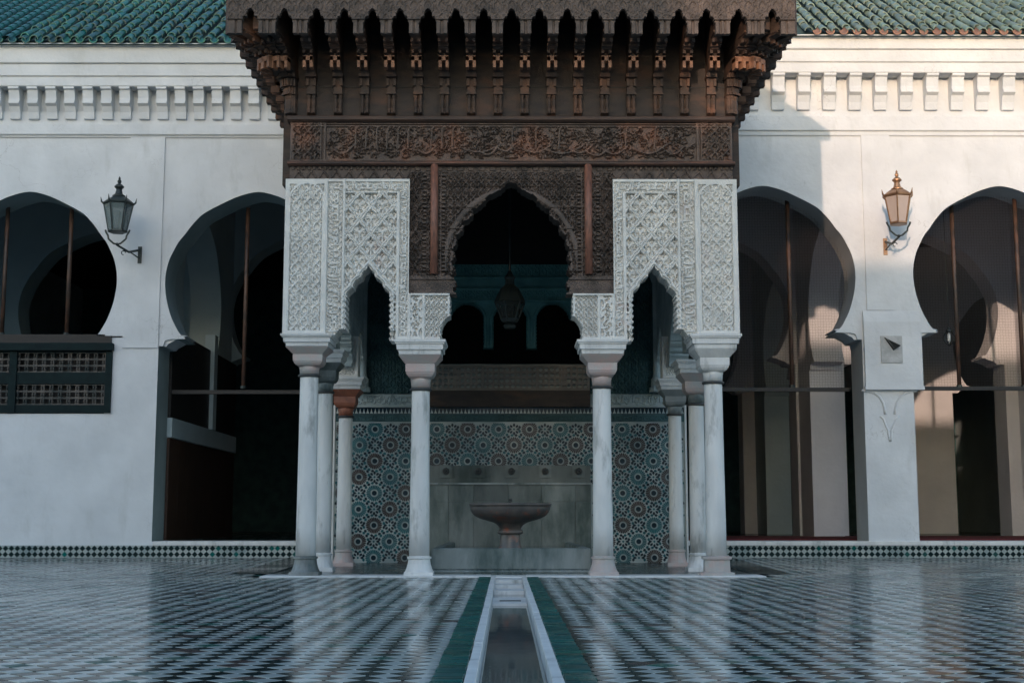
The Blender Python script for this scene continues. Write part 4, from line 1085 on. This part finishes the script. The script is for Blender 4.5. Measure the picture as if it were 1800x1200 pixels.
# bands: dark inscription, triangles, carved inscription, beam
def band(x0, x1, pa, pb, m_mat, proud=.02, name='band'):
    m_ = MB(); m_.box(x0, x1, YT-proud, YT+.01, zf(pb, YT), zf(pa, YT)); return FW(m_, name, m_mat)
for a, b_ in ((-xT, -xS), (-xS, xS), (xS, xT)):
    ctr = a == -xS
    rl = Relief(a, b_, zf(741, YT), zf(729, YT), .0085); script(rl, a+.02, b_-.02, zf(741, YT), zf(729, YT), int(a*10)+50, h=.008, wd=.012)
    rl.build('script_tiles', M['dark_carved'], fw, .03, loc=rel(fw, (0, YT-.012, 0)))
    band(a, b_, 741.3, 743.5, M['z_white'], .016, 'tile_fillet'); band(a, b_, 727.2, 728.8, M['dark_carved'], .016, 'tile_fillet')
    t_ = MB(); t_.box(a, b_, YT-.006, YT+.01, zf(727, YT), zf(716, YT), 0); n = int((b_-a)/PX(6.4)); dxx = (b_-a)/n
    for i in range(n):
        xx = a+dxx*(i+.5); z0_, z1_ = zf(726.5, YT), zf(717.5, YT)
        t_.prism([(xx-dxx*.42, z0_), (xx+dxx*.42, z0_), (xx+dxx*.12, (z0_+z1_)/2), (xx, z1_), (xx-dxx*.12, (z0_+z1_)/2)], YT-.012, YT-.004, 1, ax='y')
    o = FW(t_, 'crenel_tiles', [M['z_dark'], M['z_white']]); o['kind'] = 'stuff'
    if not ctr:
        band(a, b_, 712, 715.5, M['z_white'], .018, 'tile_fillet')
        rl = Relief(a, b_, zf(712, YT), zf(693, YT), .0085); script(rl, a+.02, b_-.02, zf(711, YT), zf(694, YT), int(a*10)+90, h=.018, wd=.016)
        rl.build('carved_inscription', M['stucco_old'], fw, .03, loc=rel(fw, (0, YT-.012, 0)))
        rl = Relief(a, b_, zf(692, YT), ZE1-1.6, .013); rl.H[:] = .02*arabesque(rl.U, rl.W, .10)
        rl.build('carved_wall', M['dark_carved'], fw, .03, loc=rel(fw, (0, YT-.012, 0)))
        s_ = 1 if a > 0 else -1; xc_ = s_*(xf(1155, 600, YT)-.02)
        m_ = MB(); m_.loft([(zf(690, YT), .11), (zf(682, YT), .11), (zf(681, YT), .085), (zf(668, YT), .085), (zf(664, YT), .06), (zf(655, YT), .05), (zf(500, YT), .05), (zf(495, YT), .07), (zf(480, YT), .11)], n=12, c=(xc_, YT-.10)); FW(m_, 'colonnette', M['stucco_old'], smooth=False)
band(-xS, xS, 687, 715.5, M['wood'], .10, 'timber_beam')
# pierced screen above the beam
rl = Relief(-xS, xS, zf(686.5, YT), zf(642, YT), .0085); zc_ = (zf(684, YT)+zf(645, YT))/2; pp = (zf(645, YT)-zf(684, YT))/4
xx = (rl.Uc/pp) % 1-.5; yy_ = ((rl.Wc-zc_)/pp) % 1-.5
pan = np.abs(((rl.Uc+xS)/(2*xS)*6) % 1-.5) > .46
rl.mask = ~((np.hypot(xx, yy_) < .36) & (np.abs(rl.Wc-zc_) < pp*2) & ~pan)
rl.build('pierced_screen', M['screen_wood'], fw, .04, loc=rel(fw, (0, YT-.06, 0)))
# three lobed arches above, seen dark
rl = Relief(-xS, xS, zf(612, YT+.3), zf(465, YT+.3), .0105); Uc, Wc = rl.Uc, rl.Wc; spx = PX(77.5); cutm = np.zeros_like(Uc, bool)
za_, zsp = zf(532, YT+.3), zf(560, YT+.3)
for c_ in (-1, 0, 1):
    t = np.clip((Wc-zsp)/(za_-zsp), 0, 1); hf = (spx*.40)*np.sqrt(1-t**1.7)-.012*np.abs(np.sin(Wc*60+Uc*0))
    cutm |= (np.abs(Uc-c_*spx) < hf) & (Wc < za_)
rl.mask = ~cutm & ~((Wc < zf(560, YT+.3)) & (np.abs(Uc) > 1.38*spx))
rl.H[:] = 0; b_ = (rl.W > zf(490, YT+.3)); rl.H[b_] = (.016*arabesque(rl.U, rl.W, .10))[b_]
b_ = (rl.W < zf(509, YT+.3)) & (rl.W > zf(527, YT+.3)); rl.H[b_] = (.014*arabesque(rl.U, rl.W, .08))[b_]
for py in (488, 508, 529): b_ = np.abs(rl.W-zf(py, YT+.3)) < .012; rl.H[b_] = .04
for c_ in (-1, 0, 1):
    t = np.clip((rl.W-zsp)/(za_-zsp), 0, 1); hf = (spx*.40)*np.sqrt(1-t**1.7)
    ed = (np.abs(np.abs(rl.U-c_*spx)-hf-.02) < .02) & (rl.W < za_); rl.H[ed] = .03
rl.build('upper_arches', M['teal_carved'], fw, .2, loc=rel(fw, (0, YT+.3, 0)))
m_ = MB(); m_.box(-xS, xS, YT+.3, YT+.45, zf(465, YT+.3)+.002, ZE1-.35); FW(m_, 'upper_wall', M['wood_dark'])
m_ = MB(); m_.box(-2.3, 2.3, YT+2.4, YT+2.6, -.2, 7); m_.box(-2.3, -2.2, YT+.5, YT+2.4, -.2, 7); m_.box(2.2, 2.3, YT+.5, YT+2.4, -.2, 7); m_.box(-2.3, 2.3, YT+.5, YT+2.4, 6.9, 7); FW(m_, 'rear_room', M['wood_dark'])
# ---- marble slabs and spouts
zl0, zl1, zl2 = .0, zf(881, YT), zf(850, YT)
xsl = [-xS, -xS+.28, -.52, -.02, .45, xS-.22, xS]
for r_, (za, zb2_) in enumerate(((.0, zl1-.003), (zl1, zl2-.012))):
    for i in range(6):
        m_ = MB(); m_.bev(xsl[i]+.002, xsl[i+1]-.002, YT-.10-random.uniform(0, .008), YT-.001, za, zb2_, .001); FW(m_, 'marble_slab', M['stone_slab'])
m_ = MB(); m_.bev(-xS, xS, YT-.125, YT-.001, zl2-.012, zl2+.012, .006); FW(m_, 'slab_coping', M['marble_grey'])
m_ = MB(); m_.box(-xS, xS, YT-.012, YT-.001, zl2+.012, zf(818, YT)); FW(m_, 'worn_marble_strip', M['stone_slab'])
for i, px in enumerate((784, 841, 899, 958, 1017)):
    x = xf(px, 828, YT); m_ = MB(); m_.box(-.09, .09, -.016, .012, -.09, .09)
    o = m_.build('spout_plate', M['stone_slab'], fw, loc=rel(fw, (x, YT-.02, zf(828, YT))))
    m_ = MB(); m_.tube([(0, -.02, 0), (0, -.07, -.005)], [.05, .042], n=12); m_.tube([(0,-.06,0),(0,-.13,-.02)], .018, n=8); m_.build('spout', M['lead'], o)

# pavilion floor and threshold
m_ = MB(); m_.bev(-2.72, 2.72, YF+.20, YB-.03, -.02, .004, .003); m_.build('pavilion_floor', M['wet'], kind='structure')
m_ = MB(); m_.bev(-2.68, CL-.046, YF-.27, YF+.198, -.05, .012, .006); m_.build('threshold', M['marble'], kind='structure')
m_ = MB(); m_.bev(CR+.046, 2.72, YF-.27, YF+.198, -.05, .012, .006); m_.build('threshold', M['marble'], kind='structure')
m_ = MB(); m_.box(CL-.044, CR+.044, YF-.25, YF+.198, -.05, .006); m_.build('threshold', M['marble'], kind='structure')
for s_ in (-1, 1):
    m_ = MB()
    a, b_ = s_*2.72, s_*3.15
    x0, x1 = sorted((a, b_))
    m_.add([(a, FL_RISE0, .004), (a, YB, .004), (a, YB, ZR+.006), (b_, FL_RISE0, .006), (b_-s_*.0, YB, ZR+.006)], [(0,1,2), (0,2,4,3)])
    me = m_.mesh('floor_edge', M['t_dark']); link('floor_edge', me, None, kind='structure')

# ================================================================== trough and basin
tr = thing('fountain_trough', 'low grey marble trough with carved foot running back to the fountain wall', 'trough', (0, YF+.2, 0))
xt = (xf(1037, 985, YF+.2)-xf(757, 985, YF+.2))/2; zt_ = zf(963, YF+.2)
def TR(mb, n_, mm, **k): return mb.build(n_, mm, tr, loc=rel(tr, (0,0,0)), **k)
yt0, yt1 = YF+.2, YT-.14
m_ = MB(); m_.bev(-xt, xt, yt0, yt0+.12, .07, zt_, .01); TR(m_, 'front_slab', M['stone_slab'])
m_ = MB(); m_.bev(-xt, -xt+.1, yt0+.121, yt1, .0, zt_, .01); TR(m_, 'side_slab', M['stone_slab'])
m_ = MB(); m_.bev(xt-.1, xt, yt0+.121, yt1, .0, zt_, .01); TR(m_, 'side_slab', M['stone_slab'])
m_ = MB(); m_.box(-xt+.1, xt-.1, yt0+.121, yt1, .0, zt_-.05); TR(m_, 'water_surface', M['water'])
rl = Relief(-xt-.01, xt+.01, .0, zf(1000, YF+.2), .009); rl.H[:] = .012*(arabesque(rl.U, rl.W, .05) > .6); b_ = np.abs(rl.W-.045) < .01; rl.H[b_] = .02
rl.build('carved_foot', M['stone_slab'], tr, .1, loc=rel(tr, (0, yt0-.012, 0)))
YK = 16.2
bs = thing('fountain_basin', 'round dark reddish marble basin on a short pedestal in front of the slabs', 'fountain', (xf(897, 920, YK), YK, zt_-.06))
rb = (xf(970, 890, YK)-xf(825, 890, YK))/2; zr_ = zf(884.5, YK); z_ = lambda py: zf(py, YK)-bs.location.z
m_ = MB(); m_.loft([(z_(936), .10), (z_(930), .12), (z_(923), .15), (z_(918), rb*.40), (z_(914), rb*.60), (z_(910), rb*.76), (z_(905), rb*.88), (z_(899), rb*.945), (z_(892), rb*.975), (z_(889), rb*.97), (z_(888), rb*1.0), (z_(886), rb*1.0), (z_(884), rb*.985), (z_(884.6), rb*.93), (z_(890), rb*.86), (z_(896), rb*.6), (z_(898), .05)], n=40); m_.build('bowl', M['basin'], bs, smooth=True)
m_ = MB(); m_.loft([(0, .145), (z_(962), .145), (z_(958), .128), (z_(940), .120), (z_(934), .118)], n=24); m_.build('pedestal', M['basin'], bs, smooth=True)
m_ = MB(); m_.loft([(z_(938), .15), (z_(933), .155), (z_(929), .13)], n=24); m_.build('collar', M['basin'], bs, smooth=True)
m_ = MB(); m_.loft([(z_(888), rb*.92), (z_(887.4), rb*.92)], n=40); m_.build('basin_water', M['water'], bs)
m_ = MB(); m_.loft([(z_(897), .02), (z_(880), .014), (z_(878), .02), (z_(876), .012)], n=10); m_.build('jet', M['lead'], bs)

# ================================================================== lanterns
def lantern(px, py_top, py_bot, px_b, py_b, mt, lab, left):
    Y = YB-.62; zt, zb_ = zf(py_top, Y), zf(py_bot, Y); H_ = zt-zb_; x = xf(px, (py_top+py_bot)/2, Y)
    xb = xf(px_b, py_b, YB-.02); zbk = zf(py_b, YB-.02)
    root = thing('wall_lantern', lab, 'lantern', (xb, YB, zbk))
    ox, oy = x-xb, -.62; z0 = zb_-zbk
    tl = lambda f: z0+H_*f                      # 0 = fork foot, 1 = finial tip
    def Lb(mb, n_, m2, p=root, **k): return mb.build(n_, m2, p, **k)
    n = 6; ph = R(12)
    c = (ox, oy)
    rt, rb_ = H_*.205, H_*.125                   # glass body radii
    zt_b, zb_b = tl(.59), tl(.19)
    m_ = MB(); m_.loft([(zb_b, rb_*.94), (zt_b, rt*.955)], n=n, c=c, ph=ph); 
    # panes one by one
    for k in range(n):
        a0 = ph+2*math.pi*k/n; a1 = ph+2*math.pi*(k+1)/n; q = MB()
        P_ = lambda r, a, z: (c[0]+r*math.cos(a), c[1]+r*math.sin(a), z)
        v = [P_(rb_, a0, zb_b), P_(rb_, a1, zb_b), P_(rt, a1, zt_b), P_(rt, a0, zt_b)]
        cc = Vector((c[0], c[1], 0)); q.add(v+[(p_[0]+(cc.x-p_[0])*.02, p_[1]+(cc.y-p_[1])*.02, p_[2]) for p_ in v], [(0,1,2,3), (7,6,5,4), (0,4,5,1), (3,2,6,7)]); Lb(q, 'pane', M['glass'] if left else M['glass_warm'])
    f = MB()
    for k in range(n):
        a0 = ph+2*math.pi*k/n; f.tube([(c[0]+rb_*math.cos(a0), c[1]+rb_*math.sin(a0), zb_b), (c[0]+rt*math.cos(a0), c[1]+rt*math.sin(a0), zt_b)], .011, n=5)
    f.loft([(zb_b-.02, rb_*1.0), (zb_b-.012, rb_*1.12), (zb_b+.012, rb_*1.1)], n=n, c=c, ph=ph)
    f.loft([(zt_b-.015, rt*1.0), (zt_b, rt*1.1), (zt_b+.018, rt*1.12)], n=n, c=c, ph=ph)
    Lb(f, 'frame', mt)
    r_ = MB(); r_.loft([(zt_b+.018, rt*1.05), (tl(.64), rt*.88), (tl(.68), rt*.62), (tl(.70), rt*.42)], n=n, c=c, ph=ph)
    r_.loft([(tl(.70), rt*.46), (tl(.71), rt*.46), (tl(.74), rt*.27), (tl(.80), rt*.20), (tl(.82), rt*.24), (tl(.835), rt*.34), (tl(.85), rt*.34), (tl(.875), rt*.22), (tl(.895), rt*.08)], n=12, c=c)
    roof = Lb(r_, 'roof', mt)
    q = MB(); q.loft([(tl(.89), .012), (tl(.91), .028), (tl(.93), .03), (tl(.955), .014), (tl(.97), .018), (tl(1.0), .002)], n=8, c=c); q.build('finial', mt, roof)
    q = MB()
    for k in range(n):
        a0 = ph+2*math.pi*k/n; e = (math.cos(a0), math.sin(a0)); q.tube([(c[0]+rt*1.0*e[0], c[1]+rt*1.0*e[1], zt_b+.0), (c[0]+rt*1.16*e[0], c[1]+rt*1.16*e[1], zt_b+.03), (c[0]+rt*1.22*e[0], c[1]+rt*1.22*e[1], zt_b+.095)], [.016, .014, .003], n=5)
    q.build('crown_point', mt, roof)
    q = MB(); q.loft([(zb_b+.03, .03), (tl(.30), .035), (tl(.47), .035), (tl(.49), .02)], n=10, c=c); Lb(q, 'lamp_tube', M['bulb'], smooth=True)
    q = MB(); zq_ = tl(.0)
    for s2 in (-1, 1):
        pts = [(c[0]+s2*(rb_+.05)*1.0, c[1], zb_b+.02), (c[0]+s2*(rb_+.035), c[1], zb_b-.02), (c[0]+s2*rb_*1.08, c[1], zb_b-.06), (c[0]+s2*rb_*1.0, c[1], zb_b-.11), (c[0]+s2*rb_*.75, c[1], zq_+.05), (c[0]+s2*rb_*.4, c[1], zq_+.012), (c[0], c[1], zq_)]
        q.tube(pts, .014, n=6)
    q.loft([(zq_-.02, .012), (zq_, .028), (zq_+.02, .012)], n=8, c=c); Lb(q, 'fork', M['iron'])
    q = MB(); q.tube([(c[0], c[1], zq_-.01), (c[0]*.5, c[1]*.5, zq_-.05), (0, -.03, .0+.10)], .018, n=6)
    q.tube([(c[0]*.72, c[1]*.72, zq_-.06), (c[0]*.45, c[1]*.45, .02), (0, -.02, -.03)], .011, n=6)
    q.tube([(c[0]*.72+.03*math.cos(a), c[1]*.72, zq_-.09+.03*math.sin(a)) for a in [i*.6 for i in range(9)]], .007, n=5); Lb(q, 'bracket', M['iron'])
    q = MB(); q.box(-.028, .028, -.04, 0, -.10, .15); q.box(-.02, .02, -.05, 0, .02, .08); Lb(q, 'back_plate', M['iron'] if left else mt)
    q = MB(); q.tube([(0, -.012, -.10), (-.012, -.012, -.16), (.006, -.012, -.24), (.004, -.012, -.28)], .006, n=5); Lb(q, 'cable', M['iron'])
lantern(208, 311, 430, 246, 452, M['iron'], 'dark iron wall lantern on the shaded white wall between two arches', True)
lantern(1578, 298, 414, 1556, 436, M['brass'], 'sunlit copper coloured wall lantern above the sundial pier', False)
# hanging lantern in the pavilion
YH = 16.6
hl = thing('hanging_lantern', 'large dark lantern hanging on a rod under the wooden arch', 'lantern', (xf(896, 520, YH), YH, zf(582, YH)))
zh = lambda py: zf(py, YH)-hl.location.z
m_ = MB(); m_.tube([(0,0,zh(478)), (0,0,ZE1-.35-hl.location.z)], .016, n=6); m_.build('rod', M['iron'], hl)
m_ = MB(); m_.loft([(zh(532), .20), (zh(526), .185), (zh(508), .12), (zh(500), .06), (zh(492), .055), (zh(488), .07), (zh(482), .04), (zh(476), .02)], n=8); m_.build('cap', M['iron'], hl)
m_ = MB()
for k in range(6):
    a = R(12)+k*math.pi/3; m_.tube([(.19*math.cos(a), .19*math.sin(a), zh(532)), (.11*math.cos(a), .11*math.sin(a), zh(560))], .012, n=5)
m_.loft([(zh(566), .10), (zh(560), .125)], n=6, ph=R(12)); m_.loft([(zh(577), .07), (zh(572), .085), (zh(567), .03)], n=8); m_.build('cage', M['iron'], hl)
for k in range(6):
    a, a2 = R(12)+k*math.pi/3, R(12)+(k+1)*math.pi/3; m_ = MB(); m_.add([(.18*math.cos(a), .18*math.sin(a), zh(533)), (.18*math.cos(a2), .18*math.sin(a2), zh(533)), (.105*math.cos(a2), .105*math.sin(a2), zh(560)), (.105*math.cos(a), .105*math.sin(a), zh(560))], [(0,1,2,3)]); m_.build('pane', M['glass_dark'], hl)
m_ = MB(); m_.loft([(zh(567), .03), (zh(560), .04), (zh(548), .02)], n=8); m_.build('bulb', M['glass_dark'], hl)
# small lantern in the outer right arch
YS = YB+1.2
sl_ = thing('hanging_lantern', 'small round caged lantern hanging in the outer sunlit arch', 'lantern', (xf(1668, 590, YS), YS, zf(607, YS)))
zh = lambda py: zf(py, YS)-sl_.location.z
m_ = MB(); m_.tube([(0,0,zh(576)), (0,0,7.0-sl_.location.z-.06)], .004, n=5); m_.build('cord', M['iron'], sl_)
m_ = MB()
for k in range(8):
    a = k*math.pi/4; m_.tube([((.01+.085*math.sin(math.pi*t/8))*math.cos(a), (.01+.085*math.sin(math.pi*t/8))*math.sin(a), zh(607)+(zh(580)-zh(607))*t/8) for t in range(9)], .006, n=4)
m_.build('cage', M['iron'], sl_)
m_ = MB(); m_.loft([(zh(582), .05), (zh(579), .045), (zh(577), .02), (zh(574), .012)], n=10); m_.build('cap', M['iron'], sl_)
m_ = MB(); m_.loft([(zh(602), .01), (zh(597), .03), (zh(590), .03), (zh(584), .012)], n=10); m_.build('bulb', M['bulb'], sl_, smooth=True)

# sundial
sd = thing('sundial', 'small square grey sundial plaque with slanted metal gnomon on the right pier', 'sundial', (xf(1567, 612, YB-.06), YB-.06, zf(637, YB-.06)))
hw_ = PX(19); hz = zf(590, YB-.06)-zf(637, YB-.06)
m_ = MB(); m_.box(-hw_, hw_, -.018, -.002, 0, hz); m_.build('plaque', M['plaster_grey'], sd)
m_ = MB(); m_.prism([(-.10, hz*.93), (.10, hz*.58), (.03, hz*.50)], -.05, -.016, ax='y'); m_.add([(-.11, -.02, hz*.95), (.10, -.14, hz*.60), (.02, -.02, hz*.45)], [(0,1,2)]); m_.build('gnomon', M['lead'], sd)

# ================================================================== behind the camera: unseen far wing and added block, shaped to cut the sun
def far_building(name, lab, x0, x1, y0, y1, h, roofh=.0):
    root = thing(name, lab, 'building', ((x0+x1)/2, (y0+y1)/2, 0))
    m_ = MB(); m_.box(x0, x1, y0, y1, -.02, h); m_.build('wall', M['wash'], root, loc=rel(root, (0,0,0)))
    m_ = MB(); m_.add([(x0-.3,y0-.3,h+.003),(x1+.3,y0-.3,h+.003),(x1+.3,y1+.3,h+.003),(x0-.3,y1+.3,h+.003),(x0-.3,y0-.3,h+.2),(x1+.3,y0-.3,h+.2),(x1+.3,y1+.3,h+.2),(x0-.3,y1+.3,h+.2)],
        [(0,3,2,1),(4,5,6,7),(0,1,5,4),(1,2,6,5),(2,3,7,6),(3,0,4,7)]); m_.build('roof', M['roof_l'], root, loc=rel(root, (0,0,0)))
    return root
YO = -18.0
YK_ = YO-6.0                # back edge of those roofs, which is what cuts the low sun
wlim = zf(452, YB)+SUN_DROP*YB; hO = wlim-SUN_DROP*YK_
xlim = (1.8-SUN_AZ*YE_)+SUN_AZ*YK_
far_building('arcade_building', 'white arcade wing closing the far side of the courtyard', xlim, 30, YK_, YO, hO-1.15)
far_building('shade_block', 'tall unseen white block added to shade the courtyard', -45, xlim-.01, YK_, YO, 14.3)  # unseen mass added to keep the low sun off the left side
